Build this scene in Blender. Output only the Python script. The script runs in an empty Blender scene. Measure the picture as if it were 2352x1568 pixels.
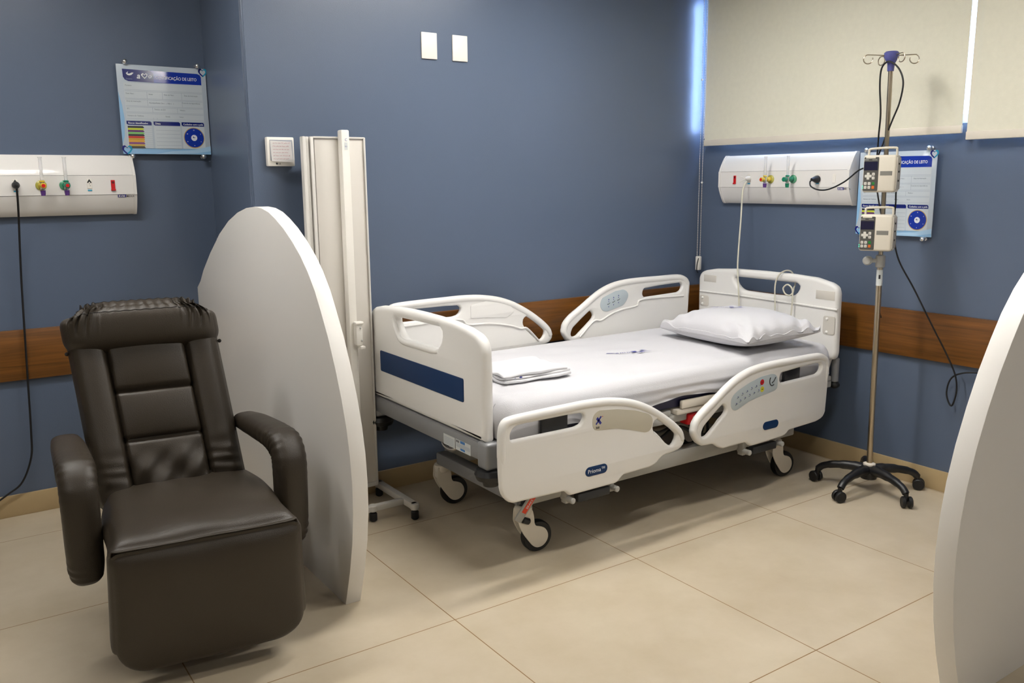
import bpy, bmesh, math, random
from mathutils import Vector, Matrix, Quaternion
random.seed(7)
sc = bpy.context.scene
COL = sc.collection
PI = math.pi

# ------------------------------------------------------------------ camera, world, exposure
CAM = Vector((-3.7593, -3.5331, 1.42))
PITCH, YAW, ROLL, FPX = 0.1837, 0.6013, -0.0095, 1986.4
fw = Vector((math.sin(YAW)*math.cos(PITCH), math.cos(YAW)*math.cos(PITCH), -math.sin(PITCH)))
rt = Vector((math.cos(YAW), -math.sin(YAW), 0)); up = rt.cross(fw)
r2 = rt*math.cos(ROLL) + up*math.sin(ROLL); u2 = r2.cross(fw)
cd = bpy.data.cameras.new('camera'); cam = bpy.data.objects.new('camera', cd); COL.objects.link(cam)
cd.sensor_width = 36; cd.sensor_fit = 'HORIZONTAL'; cd.lens = FPX*36/2352
cd.clip_start = .05
cam.matrix_world = Matrix(((r2.x, u2.x, -fw.x, CAM.x), (r2.y, u2.y, -fw.y, CAM.y), (r2.z, u2.z, -fw.z, CAM.z), (0, 0, 0, 1)))
sc.camera = cam
w = bpy.data.worlds.new('world'); sc.world = w; w.use_nodes = True
bg = w.node_tree.nodes['Background']; bg.inputs[0].default_value = (.38, .57, 1, 1); bg.inputs[1].default_value = 45.0
sc.view_settings.view_transform = 'Standard'; sc.view_settings.look = 'None'
sc.view_settings.exposure = 0.0; sc.view_settings.gamma = 1; sc.view_settings.use_curve_mapping = False
CEIL = 2.6

# ------------------------------------------------------------------ materials
def srgb(h):
    h = h.lstrip('#'); c = [int(h[i:i+2], 16)/255 for i in (0, 2, 4)]
    return tuple(x/12.92 if x <= .04045 else ((x+.055)/1.055)**2.4 for x in c) + (1,)
MATS = {}
def mat(name, col, rough=.5, metal=0, coat=0, bump=0, bscale=200, emit=0, trans=0, spec=.5, var=0, vscale=8, alpha=1):
    if name in MATS: return MATS[name]
    m = bpy.data.materials.new(name); m.use_nodes = True; nt = m.node_tree; b = nt.nodes['Principled BSDF']
    c = srgb(col) if isinstance(col, str) else col
    b.inputs['Base Color'].default_value = c; b.inputs['Roughness'].default_value = rough
    b.inputs['Metallic'].default_value = metal; b.inputs['Coat Weight'].default_value = coat
    b.inputs['Coat Roughness'].default_value = .08; b.inputs['Specular IOR Level'].default_value = spec
    b.inputs['Transmission Weight'].default_value = trans; b.inputs['Alpha'].default_value = alpha
    if emit: b.inputs['Emission Color'].default_value = c; b.inputs['Emission Strength'].default_value = emit
    tc = nt.nodes.new('ShaderNodeTexCoord')
    if bump:
        n = nt.nodes.new('ShaderNodeTexNoise'); n.inputs['Scale'].default_value = bscale; n.inputs['Detail'].default_value = 4
        nt.links.new(tc.outputs['Object'], n.inputs['Vector'])
        bn = nt.nodes.new('ShaderNodeBump'); bn.inputs['Strength'].default_value = bump; bn.inputs['Distance'].default_value = .004
        nt.links.new(n.outputs['Fac'], bn.inputs['Height']); nt.links.new(bn.outputs['Normal'], b.inputs['Normal'])
    if var:
        n = nt.nodes.new('ShaderNodeTexNoise'); n.inputs['Scale'].default_value = vscale; n.inputs['Detail'].default_value = 5
        nt.links.new(tc.outputs['Object'], n.inputs['Vector'])
        r = nt.nodes.new('ShaderNodeValToRGB')
        r.color_ramp.elements[0].position = .3; r.color_ramp.elements[1].position = .7
        r.color_ramp.elements[0].color = tuple(x*(1-var) for x in c[:3])+(1,)
        r.color_ramp.elements[1].color = tuple(min(1, x*(1+var)) for x in c[:3])+(1,)
        nt.links.new(n.outputs['Fac'], r.inputs['Fac']); nt.links.new(r.outputs['Color'], b.inputs['Base Color'])
    MATS[name] = m; return m

M_wall = mat('blue_wall_paint', '#566276', .32, bump=.12, bscale=260, spec=.45)
M_ceil = mat('white_ceiling_paint', '#cfccc5', .9)
M_room = mat('pale_room_paint', '#8d8a84', .8)
M_base = mat('beige_baseboard_tile', '#b09a74', .35, var=.05, vscale=6)
M_white = mat('white_plastic', '#dedad2', .38, spec=.5)
M_offw = mat('ivory_plastic', '#d8d0c2', .45)
M_lam = mat('white_laminate', '#e2dfda', .42)
M_pan = mat('glossy_white_shell', '#dfdcd8', .12, spec=.5)
M_sheet = mat('white_cotton', '#c9c8cb', .9, bump=.25, bscale=350, spec=.2)
M_linen = mat('white_linen', '#d2d1d3', .9, bump=.2, bscale=400, spec=.2)
M_leather = mat('brown_leatherette', '#342d24', .4, bump=.22, bscale=420, spec=.42)
M_leathdk = mat('seam_thread', '#17130f', .7)
M_black = mat('black_rubber', '#0c0c0e', .5)
M_blackp = mat('black_plastic', '#131315', .38)
M_grey = mat('grey_steel_paint', '#8b8c8e', .4, metal=.25)
M_dgrey = mat('dark_steel', '#2c2d2f', .5, metal=.3)
M_lgrey = mat('light_grey_paint', '#a9a8a3', .45)
M_chrome = mat('chrome', '#e6e6e6', .24, metal=1)
M_steel = mat('brushed_steel', '#b8ab96', .28, metal=1)
M_alu = mat('painted_aluminium', '#c8c5bf', .35)
M_navy = mat('navy_vinyl', '#17183c', .45)
M_blue = mat('navy_blue_insert', '#022c58', .5, spec=.3)
M_red = mat('red_plastic', '#c21318', .35)
M_redlab = mat('red_orange_label', '#e0431f', .4)
M_ink = mat('dark_blue_ink', '#2a2f86', .6)
M_inkk = mat('black_ink', '#26262c', .6)
M_stick = mat('pale_label', '#c9cdcc', .4)
M_cyan = mat('cyan_label', '#2f93b4', .4)
M_fabric = mat('beige_blind_fabric', '#dfdccb', .8, bump=.3, bscale=600, spec=.15, var=.02, vscale=40)
_nt = M_fabric.node_tree; _out = [n for n in _nt.nodes if n.type == 'OUTPUT_MATERIAL'][0]
_tr = _nt.nodes.new('ShaderNodeBsdfTranslucent'); _tr.inputs['Color'].default_value = (1, .78, .46, 1)
_mx = _nt.nodes.new('ShaderNodeMixShader'); _mx.inputs[0].default_value = .034
_nt.links.new(_nt.nodes['Principled BSDF'].outputs[0], _mx.inputs[1]); _nt.links.new(_tr.outputs[0], _mx.inputs[2]); _nt.links.new(_mx.outputs[0], _out.inputs['Surface'])
M_glass = mat('window_glass', (1, 1, 1, 1), .02, trans=1)
M_clear = mat('clear_plastic_tube', (.95, .95, .97, 1), .08, trans=.45, alpha=.55)
M_cord = mat('ivory_cord', '#c9c5b4', .5)

def floor_mat():
    m = bpy.data.materials.new('beige_porcelain_tiles'); m.use_nodes = True; nt = m.node_tree; b = nt.nodes['Principled BSDF']
    T = .8039; ox, oy = -1.6268, -1.2490; g = .0035
    geo = nt.nodes.new('ShaderNodeNewGeometry'); sep = nt.nodes.new('ShaderNodeSeparateXYZ'); nt.links.new(geo.outputs['Position'], sep.inputs[0])
    def M(op, a, bb=None, c=None):
        n = nt.nodes.new('ShaderNodeMath'); n.operation = op
        for i, v in enumerate((a, bb, c)):
            if v is None: continue
            if isinstance(v, (int, float)): n.inputs[i].default_value = v
            else: nt.links.new(v, n.inputs[i])
        return n.outputs[0]
    ds = []
    ids = []
    for ax, o in (('X', ox), ('Y', oy)):
        q = M('DIVIDE', M('SUBTRACT', sep.outputs[ax], o), T)
        f = M('FRACT', q); ids.append(M('FLOOR', q))
        ds.append(M('MINIMUM', f, M('SUBTRACT', 1.0, f)))
    d = M('MULTIPLY', M('MINIMUM', ds[0], ds[1]), T)
    line = M('LESS_THAN', d, g/2)
    n1 = nt.nodes.new('ShaderNodeTexNoise'); n1.inputs['Scale'].default_value = 3.2; n1.inputs['Detail'].default_value = 7; n1.inputs['Roughness'].default_value = .6
    nt.links.new(geo.outputs['Position'], n1.inputs['Vector'])
    r = nt.nodes.new('ShaderNodeValToRGB'); r.color_ramp.elements[0].position = .32; r.color_ramp.elements[1].position = .7
    r.color_ramp.elements[0].color = srgb('#b3a58d'); r.color_ramp.elements[1].color = srgb('#c3b6a0')
    nt.links.new(n1.outputs['Fac'], r.inputs['Fac'])
    cmb = nt.nodes.new('ShaderNodeCombineXYZ'); nt.links.new(ids[0], cmb.inputs[0]); nt.links.new(ids[1], cmb.inputs[1])
    wn = nt.nodes.new('ShaderNodeTexWhiteNoise'); nt.links.new(cmb.outputs[0], wn.inputs['Vector'])
    hs = nt.nodes.new('ShaderNodeHueSaturation'); nt.links.new(r.outputs['Color'], hs.inputs['Color'])
    nt.links.new(M('ADD', M('MULTIPLY', wn.outputs['Value'], .04), .98), hs.inputs['Value'])
    mx = nt.nodes.new('ShaderNodeMix'); mx.data_type = 'RGBA'; nt.links.new(line, mx.inputs[0])
    nt.links.new(hs.outputs['Color'], mx.inputs[6]); mx.inputs[7].default_value = srgb('#80623a')
    nt.links.new(mx.outputs[2], b.inputs['Base Color'])
    b.inputs['Roughness'].default_value = .38; b.inputs['Specular IOR Level'].default_value = .4
    return m
M_floor = floor_mat()

def wood_mat():
    m = bpy.data.materials.new('brown_wood_laminate'); m.use_nodes = True; nt = m.node_tree; b = nt.nodes['Principled BSDF']
    geo = nt.nodes.new('ShaderNodeNewGeometry'); mp = nt.nodes.new('ShaderNodeMapping'); mp.inputs['Scale'].default_value = (1.2, 1.2, 30)
    nt.links.new(geo.outputs['Position'], mp.inputs[0])
    n = nt.nodes.new('ShaderNodeTexNoise'); n.inputs['Scale'].default_value = 2.2; n.inputs['Detail'].default_value = 8; n.inputs['Distortion'].default_value = .8
    nt.links.new(mp.outputs[0], n.inputs['Vector'])
    r = nt.nodes.new('ShaderNodeValToRGB'); e = r.color_ramp.elements
    e[0].position = .3; e[0].color = srgb('#583610'); e[1].position = .72; e[1].color = srgb('#7b4e1c')
    k = e.new(.5); k.color = srgb('#6a4216')
    nt.links.new(n.outputs['Fac'], r.inputs['Fac']); nt.links.new(r.outputs['Color'], b.inputs['Base Color'])
    b.inputs['Roughness'].default_value = .4
    return m
M_wood = wood_mat()

# ------------------------------------------------------------------ mesh helpers
def chaikin(p, n=2, closed=True):
    p = [Vector(q) for q in p]
    for _ in range(n):
        o = []
        m = len(p) if closed else len(p)-1
        if not closed: o.append(p[0])
        for i in range(m):
            a, b = p[i], p[(i+1) % len(p)]
            o += [a*.75+b*.25, a*.25+b*.75]
        if not closed: o.append(p[-1])
        p = o
    return p
def catmull(p, n=6):
    p = [Vector(q) for q in p]; o = []
    for i in range(len(p)-1):
        a = p[i-1] if i else p[0]*2-p[1]; b = p[i]; c = p[i+1]; d = p[i+2] if i+2 < len(p) else p[-1]*2-p[-2]
        for k in range(n):
            t = k/n
            o.append(.5*((2*b)+(c-a)*t+(2*a-5*b+4*c-d)*t*t+(3*b-a-3*c+d)*t**3))
    o.append(p[-1]); return o
def frame(o=(0, 0, 0), x=(1, 0, 0), y=(0, 0, 1)):
    "matrix whose local xy plane is spanned by x and y, local z = x cross y"
    x = Vector(x).normalized(); y = Vector(y).normalized(); z = x.cross(y); o = Vector(o)
    return Matrix(((x.x, y.x, z.x, o.x), (x.y, y.y, z.y, o.y), (x.z, y.z, z.z, o.z), (0, 0, 0, 1)))
def densify(P, d=.018):
    o = []
    for i in range(len(P)):
        a, b = Vector(P[i]), Vector(P[(i+1) % len(P)]); o.append(a); L = (b-a).length
        if L > 3*d: t = (b-a)/L; o += [a+t*d, b-t*d]
    return o
class MB:
    def __init__(s): s.bm = bmesh.new(); s.mats = []
    def mi(s, m):
        if m not in s.mats: s.mats.append(m)
        return s.mats.index(m)
    def _merge(s, t, m, M=None):
        if M is not None: t.transform(M)
        i = s.mi(m)
        for f in t.faces: f.material_index = i
        me = bpy.data.meshes.new('tmp'); t.to_mesh(me); t.free(); s.bm.from_mesh(me); bpy.data.meshes.remove(me)
        return s
    def box(s, m, c, size, bev=0, M=None, seg=2):
        t = bmesh.new(); bmesh.ops.create_cube(t, size=1)
        for v in t.verts: v.co = Vector((v.co.x*size[0], v.co.y*size[1], v.co.z*size[2]))
        if bev: bmesh.ops.bevel(t, geom=t.edges[:], offset=bev, segments=seg, profile=.5, affect='EDGES')
        T = Matrix.Translation(c)
        return s._merge(t, m, (T @ M) if M else T)
    def lohi(s, m, lo, hi, bev=0, seg=2):
        return s.box(m, [(a+b)/2 for a, b in zip(lo, hi)], [b-a for a, b in zip(lo, hi)], bev, seg=seg)
    def tube(s, m, path, r=.005, n=10, smooth=0, closed=False, sx=1.0, ref=None, e=1.0, wr=None, ws=None):
        p = catmull(path, smooth) if smooth else [Vector(q) for q in path]
        t = bmesh.new(); rings = []; L = len(p)
        rr = r if isinstance(r, (list, tuple)) else None
        tg = []
        for i in range(L):
            a = p[i-1] if (i or closed) else p[0]; b = p[(i+1) % L] if (i+1 < L or closed) else p[-1]
            d = (b-a); tg.append(d.normalized() if d.length > 1e-9 else Vector((0, 0, 1)))
        u = Vector(ref) if ref else (Vector((0, 0, 1)) if abs(tg[0].z) < .9 else Vector((1, 0, 0)))
        u = (u-tg[0]*u.dot(tg[0])).normalized()
        for i in range(L):
            if i:
                q = tg[i-1].rotation_difference(tg[i]); u = q @ u; u = (u-tg[i]*u.dot(tg[i])).normalized()
            v = tg[i].cross(u)
            R = (rr[min(len(rr)-1, int(i*(len(rr)-1)/(L-1)+.5))] if rr else r)
            if ws:
                g_ = i*(len(ws)-1)/(L-1); j_ = min(len(ws)-2, int(g_)); W_ = ws[j_]+(ws[j_+1]-ws[j_])*(g_-j_); R = rr[j_]+(rr[j_+1]-rr[j_])*(g_-j_)
            cs = lambda f: math.copysign(abs(f)**e, f)
            q_ = [(cs(math.cos(2*PI*k/n)), cs(math.sin(2*PI*k/n))) for k in range(n)]
            rings.append([t.verts.new(p[i]+(u*(R*a)+v*((W_ if ws else R*sx)*b_))*((1+wr(i/(L-1), 2*PI*k/n)) if wr else 1)) for k, (a, b_) in enumerate(q_)])
        m2 = L if closed else L-1
        for i in range(m2):
            A, B = rings[i], rings[(i+1) % L]
            for k in range(n): t.faces.new((A[k], A[(k+1) % n], B[(k+1) % n], B[k]))
        if not closed: t.faces.new(rings[0][::-1]); t.faces.new(rings[-1])
        bmesh.ops.recalc_face_normals(t, faces=t.faces)
        return s._merge(t, m)
    def lathe(s, m, prof, M=None, n=24):
        t = bmesh.new(); rings = []
        for r, z in prof:
            if r < 1e-6: rings.append([t.verts.new((0, 0, z))])
            else: rings.append([t.verts.new((r*math.cos(2*PI*k/n), r*math.sin(2*PI*k/n), z)) for k in range(n)])
        for A, B in zip(rings, rings[1:]):
            for k in range(n):
                a, b = A[k % len(A)], A[(k+1) % len(A)]; c, d = B[(k+1) % len(B)], B[k % len(B)]
                vs = []
                for q in (a, b, c, d):
                    if q not in vs: vs.append(q)
                if len(vs) > 2: t.faces.new(vs)
        if len(rings[0]) > 1: t.faces.new(rings[0][::-1])
        if len(rings[-1]) > 1: t.faces.new(rings[-1])
        bmesh.ops.recalc_face_normals(t, faces=t.faces)
        return s._merge(t, m, M)
    def cyl(s, m, a, b, r, n=20, bev=0):
        a, b = Vector(a), Vector(b); h = (b-a).length; q = (b-a).to_track_quat('Z', 'Y')
        M = Matrix.Translation(a) @ q.to_matrix().to_4x4(); e = min(bev, r*.5)
        return s.lathe(m, [(0, 0), (r-e, 0), (r, e), (r, h-e), (r-e, h), (0, h)] if e else [(0, 0), (r, 0), (r, h), (0, h)], M, n)
    def sphere(s, m, c, r, n=16, sc=(1, 1, 1)):
        t = bmesh.new(); bmesh.ops.create_uvsphere(t, u_segments=n, v_segments=n//2, radius=r)
        return s._merge(t, m, Matrix.Translation(c) @ Matrix.Diagonal((*sc, 1)))
    def plate(s, m, outline, holes=(), th=.02, bev=.004, M=None, sm=2, hs=2, res=2):
        "filled 2-D outline given as (a,b) points, thickness th centred on the plane M"
        cu = bpy.data.curves.new('tmpc', 'CURVE'); cu.dimensions = '2D'; cu.fill_mode = 'BOTH'
        for pts, k in [(outline, sm)]+[(h, hs) for h in holes]:
            q = chaikin(densify([(a, b, 0) for a, b in pts]) if k else [(a, b, 0) for a, b in pts], k)
            sp = cu.splines.new('POLY'); sp.points.add(len(q)-1)
            for pt, c in zip(sp.points, q): pt.co = (c.x, c.y, 0, 1)
            sp.use_cyclic_u = True
        cu.extrude = max(0, th/2-bev); cu.bevel_depth = bev; cu.bevel_resolution = res; cu.offset = -bev
        ob = bpy.data.objects.new('tmpo', cu); me = bpy.data.meshes.new_from_object(ob)
        t = bmesh.new(); t.from_mesh(me); bpy.data.objects.remove(ob); bpy.data.curves.remove(cu); bpy.data.meshes.remove(me)
        bmesh.ops.remove_doubles(t, verts=t.verts, dist=1e-5)
        return s._merge(t, m, M)
    def flat(s, m, pts, M=None, k=0):
        t = bmesh.new(); q = chaikin([(a, b, 0) for a, b in pts], k) if k else [Vector((a, b, 0)) for a, b in pts]
        f = t.faces.new([t.verts.new(v) for v in q]); bmesh.ops.triangulate(t, faces=[f])
        return s._merge(t, m, M)
    def rect(s, m, x0, y0, x1, y1, M=None, z=0):
        t = bmesh.new(); t.faces.new([t.verts.new(v) for v in ((x0, y0, z), (x1, y0, z), (x1, y1, z), (x0, y1, z))])
        return s._merge(t, m, M)
    def disc(s, m, x, y, r, M=None, n=32, z=0, ry=None):
        t = bmesh.new(); t.faces.new([t.verts.new((x+r*math.cos(2*PI*k/n), y+(ry or r)*math.sin(2*PI*k/n), z)) for k in range(n)])
        return s._merge(t, m, M)
    def text(s, m, txt, size, x=0, y=0, M=None, align='LEFT', z=0, sx=1, bold=0, shear=0):
        cu = bpy.data.curves.new('tmpt', 'FONT'); cu.body = txt; cu.size = 1.0; cu.align_x = align; cu.offset = min(.03, bold/size); cu.resolution_u = 2; cu.shear = shear
        ob = bpy.data.objects.new('tmpo', cu); me = bpy.data.meshes.new_from_object(ob)
        t = bmesh.new(); t.from_mesh(me); bpy.data.objects.remove(ob); bpy.data.curves.remove(cu); bpy.data.meshes.remove(me)
        T = Matrix.Translation((x, y, z)) @ Matrix.Diagonal((sx*size, size, size, 1))
        return s._merge(t, m, (M @ T) if M else T)
    def soft(s, m, size, r, fn=None, n=(24, 24, 12), M=None):
        "rounded, finely gridded box; fn(p, u, v, w) -> new p with u,v,w in -1..1"
        t = bmesh.new(); hx, hy, hz = [a/2 for a in size]
        cache = {}
        def V(u, v, w):
            k = (round(u, 5), round(v, 5), round(w, 5))
            if k not in cache:
                p = Vector((u*hx, v*hy, w*hz)); c = Vector((max(-hx+r, min(hx-r, p.x)), max(-hy+r, min(hy-r, p.y)), max(-hz+r, min(hz-r, p.z))))
                d = p-c
                if d.length > 1e-9:
                    # spread the corner evenly
                    p = c+d.normalized()*r
                if fn: p = Vector(fn(p, u, v, w))
                cache[k] = t.verts.new(p)
            return cache[k]
        def g(n): return [math.sin((-1+2*i/n)*PI/2)*.35+(-1+2*i/n)*.65 for i in range(n+1)]
        X, Y, Z = g(n[0]), g(n[1]), g(n[2])
        def grid(A, B, f):
            for i in range(len(A)-1):
                for j in range(len(B)-1):
                    vs = [f(A[i], B[j]), f(A[i+1], B[j]), f(A[i+1], B[j+1]), f(A[i], B[j+1])]
                    if len(set(vs)) == 4: t.faces.new(vs)
        for e in (-1, 1):
            grid(X, Y, lambda a, b: V(a, b, e)); grid(X, Z, lambda a, b: V(a, e, b)); grid(Y, Z, lambda a, b: V(e, a, b))
        bmesh.ops.recalc_face_normals(t, faces=t.faces)
        return s._merge(t, m, M)
    def obj(s, name, parent=None, angle=38, sub=0, **kw):
        me = bpy.data.meshes.new(name)
        for m in s.mats: me.materials.append(m)
        s.bm.to_mesh(me); s.bm.free()
        for p in me.polygons: p.use_smooth = True
        me.set_sharp_from_angle(angle=math.radians(angle))
        o = bpy.data.objects.new(name, me); COL.objects.link(o)
        if parent: o.parent = parent
        if sub:
            md = o.modifiers.new('sub', 'SUBSURF'); md.levels = sub; md.render_levels = sub
        for k, v in kw.items(): o[k] = v
        return o
def tag(o, label, cat, group=None):
    o['label'] = label; o['category'] = cat
    if group: o['group'] = group
    return o
def thing(name, label, cat, loc=(0, 0, 0), rz=0, group=None):
    o = bpy.data.objects.new(name, None); COL.objects.link(o); o.location = loc; o.rotation_euler = (0, 0, rz); o.empty_display_size = .05
    return tag(o, label, cat, group)
def copy_tree(o, loc=None, rz=None, label=None):
    def cp(a, par):
        c = a.copy(); COL.objects.link(c)
        if par: c.parent = par
        for ch in [q for q in bpy.data.objects if q.parent == a]: cp(ch, c)
        return c
    c = cp(o, None)
    if loc is not None: c.location = loc
    if rz is not None: c.rotation_euler = (0, 0, rz)
    if label: c['label'] = label
    return c
def struct(mb, name): return mb.obj(name, kind='structure')
def rrect(x0, y0, x1, y1, r, n=4):
    P = []
    for cx, cy, a0 in ((x1-r, y1-r, 0), (x0+r, y1-r, PI/2), (x0+r, y0+r, PI), (x1-r, y0+r, 1.5*PI)):
        for k in range(n+1): a = a0+PI/2*k/n; P.append((cx+r*math.cos(a), cy+r*math.sin(a)))
    return P
def softpt(size, r, fn, u, v, w):
    hx, hy, hz = [a/2 for a in size]; p = Vector((u*hx, v*hy, w*hz)); c = Vector((max(-hx+r, min(hx-r, p.x)), max(-hy+r, min(hy-r, p.y)), max(-hz+r, min(hz-r, p.z)))); d = p-c
    if d.length > 1e-9: p = c+d.normalized()*r
    return Vector(fn(p, u, v, w))
WF = frame((0, 0, 0), (1, 0, 0), (0, 0, 1))        # plate plane: local x right, local z up; its normal is -y (out of the wall)
def wf(y=0, x=0, z=0): return frame((x, y, z), (1, 0, 0), (0, 0, 1))

# ------------------------------------------------------------------ room shell
YL = .657; XC = -2.59; XB = -6.2; YB = -5.6; TH = .12
mb = MB(); mb.lohi(M_floor, (XB-.1, YB-.1, -.1), (.3, YL+.1, 0)); struct(mb, 'floor')
mb = MB(); mb.lohi(M_ceil, (XB-.1, YB-.1, CEIL), (.3, YL+.1, CEIL+.1)); struct(mb, 'ceiling')
mb = MB(); mb.lohi(M_wall, (XB, YL, 0), (XC+.02, YL+TH, CEIL)); struct(mb, 'wall_left')
mb = MB()
t = bmesh.new()
pl = [(-2.576, YL+.05), (-2.612, 0), (TH, 0), (TH, YL+.05)]
vb = [t.verts.new((x, y, 0)) for x, y in pl]; vt = [t.verts.new((x, y, CEIL)) for x, y in pl]
t.faces.new(vb); t.faces.new(vt[::-1])
for i in range(4): t.faces.new((vb[i], vt[i], vt[(i+1) % 4], vb[(i+1) % 4]))
bmesh.ops.recalc_face_normals(t, faces=t.faces)
ve = [e for e in t.edges if abs(e.verts[0].co.z-e.verts[1].co.z) > 1 and e.verts[0].co.y < .01 and e.verts[0].co.x < -1]
bmesh.ops.bevel(t, geom=ve, offset=.012, segments=3, affect='EDGES')
mb._merge(t, M_wall); struct(mb, 'wall_back')
ZW = 1.645                                            # window sill height (hidden behind the blinds)
mb = MB()
mb.lohi(M_wall, (0, YB, 0), (TH, 0, ZW)); mb.lohi(M_wall, (0, YB, 2.45), (TH, 0, CEIL)); mb.lohi(M_wall, (0, YB, ZW), (TH, -3.4, 2.45))
struct(mb, 'wall_right')
mb = MB(); mb.lohi(M_room, (XB-TH, YB, 0), (XB, YL+TH, CEIL)); struct(mb, 'wall_outer')
mb = MB(); mb.lohi(M_room, (XB, YB-TH, 0), (TH, YB, CEIL)); struct(mb, 'wall_rear')
# window
mb = MB()
for y in (-.035, -1.60, -3.37): mb.lohi(M_alu, (.03, y-.03, ZW), (.08, y+.03, 2.45))
mb.lohi(M_alu, (.03, -3.4, ZW), (.08, -.005, ZW+.04)); mb.lohi(M_alu, (.03, -3.4, 2.4), (.08, -.005, 2.45))
mb.lohi(M_lam, (.001, -3.4, ZW), (.12, -.005, ZW+.006)); mb.lohi(M_lam, (.001, -.006, ZW), (.12, 0, 2.45))
win = struct(mb, 'window_1')
mb = MB(); mb.lohi(M_glass, (.05, -3.35, ZW+.05), (.056, -.06, 2.4)); o = mb.obj('window_pane', win)
# skirting and the wooden crash rail
BZ = .096
mb = MB(); mb.lohi(M_base, (XB, YL-.012, 0), (-2.60, YL, BZ), .002); struct(mb, 'baseboard_left')
mb = MB(); mb.lohi(M_base, (-2.60, -.012, 0), (-.012, 0, BZ), .002); struct(mb, 'baseboard_back')
mb = MB(); mb.lohi(M_base, (-.012, YB, 0), (0, 0, BZ), .002); struct(mb, 'baseboard_right')
RZ0, RZ1 = .600, .816
mb = MB(); mb.lohi(M_wood, (XB, YL-.02, RZ0), (-2.60, YL, RZ1), .002); struct(mb, 'trim_1')
mb = MB(); mb.lohi(M_wood, (-2.55, -.02, RZ0), (-.02, 0, RZ1), .002); struct(mb, 'trim_2')
mb = MB(); mb.lohi(M_wood, (-.02, YB, RZ0), (0, 0, RZ1), .002); struct(mb, 'trim_3')

# ------------------------------------------------------------------ ceiling lights and added fill lights
M_lightcol = (1, .975, .935)
def ceiling_light(x, y, sx, sy, power, label, rz=0):
    t = thing('ceiling_light', label, 'light', (x, y, CEIL), rz)
    mb = MB(); fz = -.05
    for a in (-1, 1):
        mb.box(M_alu, (a*(sx/2+.012), 0, fz/2), (.024, sy+.048, -fz), .002); mb.box(M_alu, (0, a*(sy/2+.012), fz/2), (sx, .024, -fz), .002)
    mb.obj('frame', t)
    em = mat('lamp_diffuser_%d' % round(power*10), (*M_lightcol, 1), .5)
    b = em.node_tree.nodes['Principled BSDF']; b.inputs['Emission Color'].default_value = (*M_lightcol, 1); b.inputs['Emission Strength'].default_value = power
    mb = MB(); mb.box(em, (0, 0, fz/2+.006), (sx, sy, abs(fz)-.014), .002); mb.obj('diffuser', t)
    return t
ceiling_light(-1.62, -.88, 1.1, .16, 66, 'long ceiling light above the hospital bed')
ceiling_light(-3.68, -.42, 1.2, .16, 50, 'long ceiling light above the recliner chair')
ceiling_light(-1.60, -2.10, 1.2, .16, 50, 'added fill light in the aisle in front of the hospital bed')  # added lamp, brightens the floor centre and the near rail faces
ceiling_light(-1.48, -4.84, .20, .60, 75, 'short narrow ceiling light near the rear wall')
ceiling_light(-4.9, -2.6, 1.1, .3, 20, 'added fill light over the middle of the room')  # added fill from the camera side for the partition and recliner

# ------------------------------------------------------------------ roller blinds
def roller_blind(y0, y1, zb, label, chain=False):
    t = thing('roller_blind', label, 'blind', (-.055, y0, zb))
    mb = MB(); L = y0-y1
    mb.lohi(M_fabric, (-.0012, -L, .03), (.0012, 0, 2.52-zb)); mb.obj('fabric', t)
    mb = MB(); mb.lohi(M_offw, (-.007, -L-.001, 0), (.007, .001, .034), .003); mb.obj('bottom_bar', t)
    mb = MB(); mb.cyl(M_offw, (0, -L, 2.525-zb), (0, 0, 2.525-zb), .025); mb.obj('roller', t)
    if chain:
        mb = MB()
        for y, x in ((.020, -.012), (.006, -.004)):
            n = 110; z0, z1 = .98-zb, 2.50-zb
            mb.tube(M_offw, [(x, y, z0), (x, y+.002, z1)], .0009, 6)
            for k in range(n):
                z = z0+(z1-z0)*k/n; mb.sphere(M_offw, (x, y+.002*k/n, z), .0022, 6)
        mb.sphere(M_white, (-.012, .021, .36), .006, 10); mb.sphere(M_white, (-.004, .007, -.2), .006, 10)
        mb.obj('bead_chain', t)
        mb = MB(); mb.lohi(M_white, (-.020, -.002, .905-zb), (.004, .026, .985-zb), .005)
        mb.tube(M_blackp, [(-.022, -.001, .975-zb), (-.026, .005, .94-zb), (-.022, .010, .905-zb), (-.01, .012, .89-zb)], .0025, 8, smooth=4)
        mb.obj('chain_tensioner', t, label='white chain tensioner')
    return t
roller_blind(-.058, -1.515, 1.60, 'wide beige roller blind in the corner, its bead chain hanging beside it', True)
roller_blind(-1.537, -3.35, 1.572, 'beige roller blind at the right edge, hanging slightly lower than its neighbour')

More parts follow.
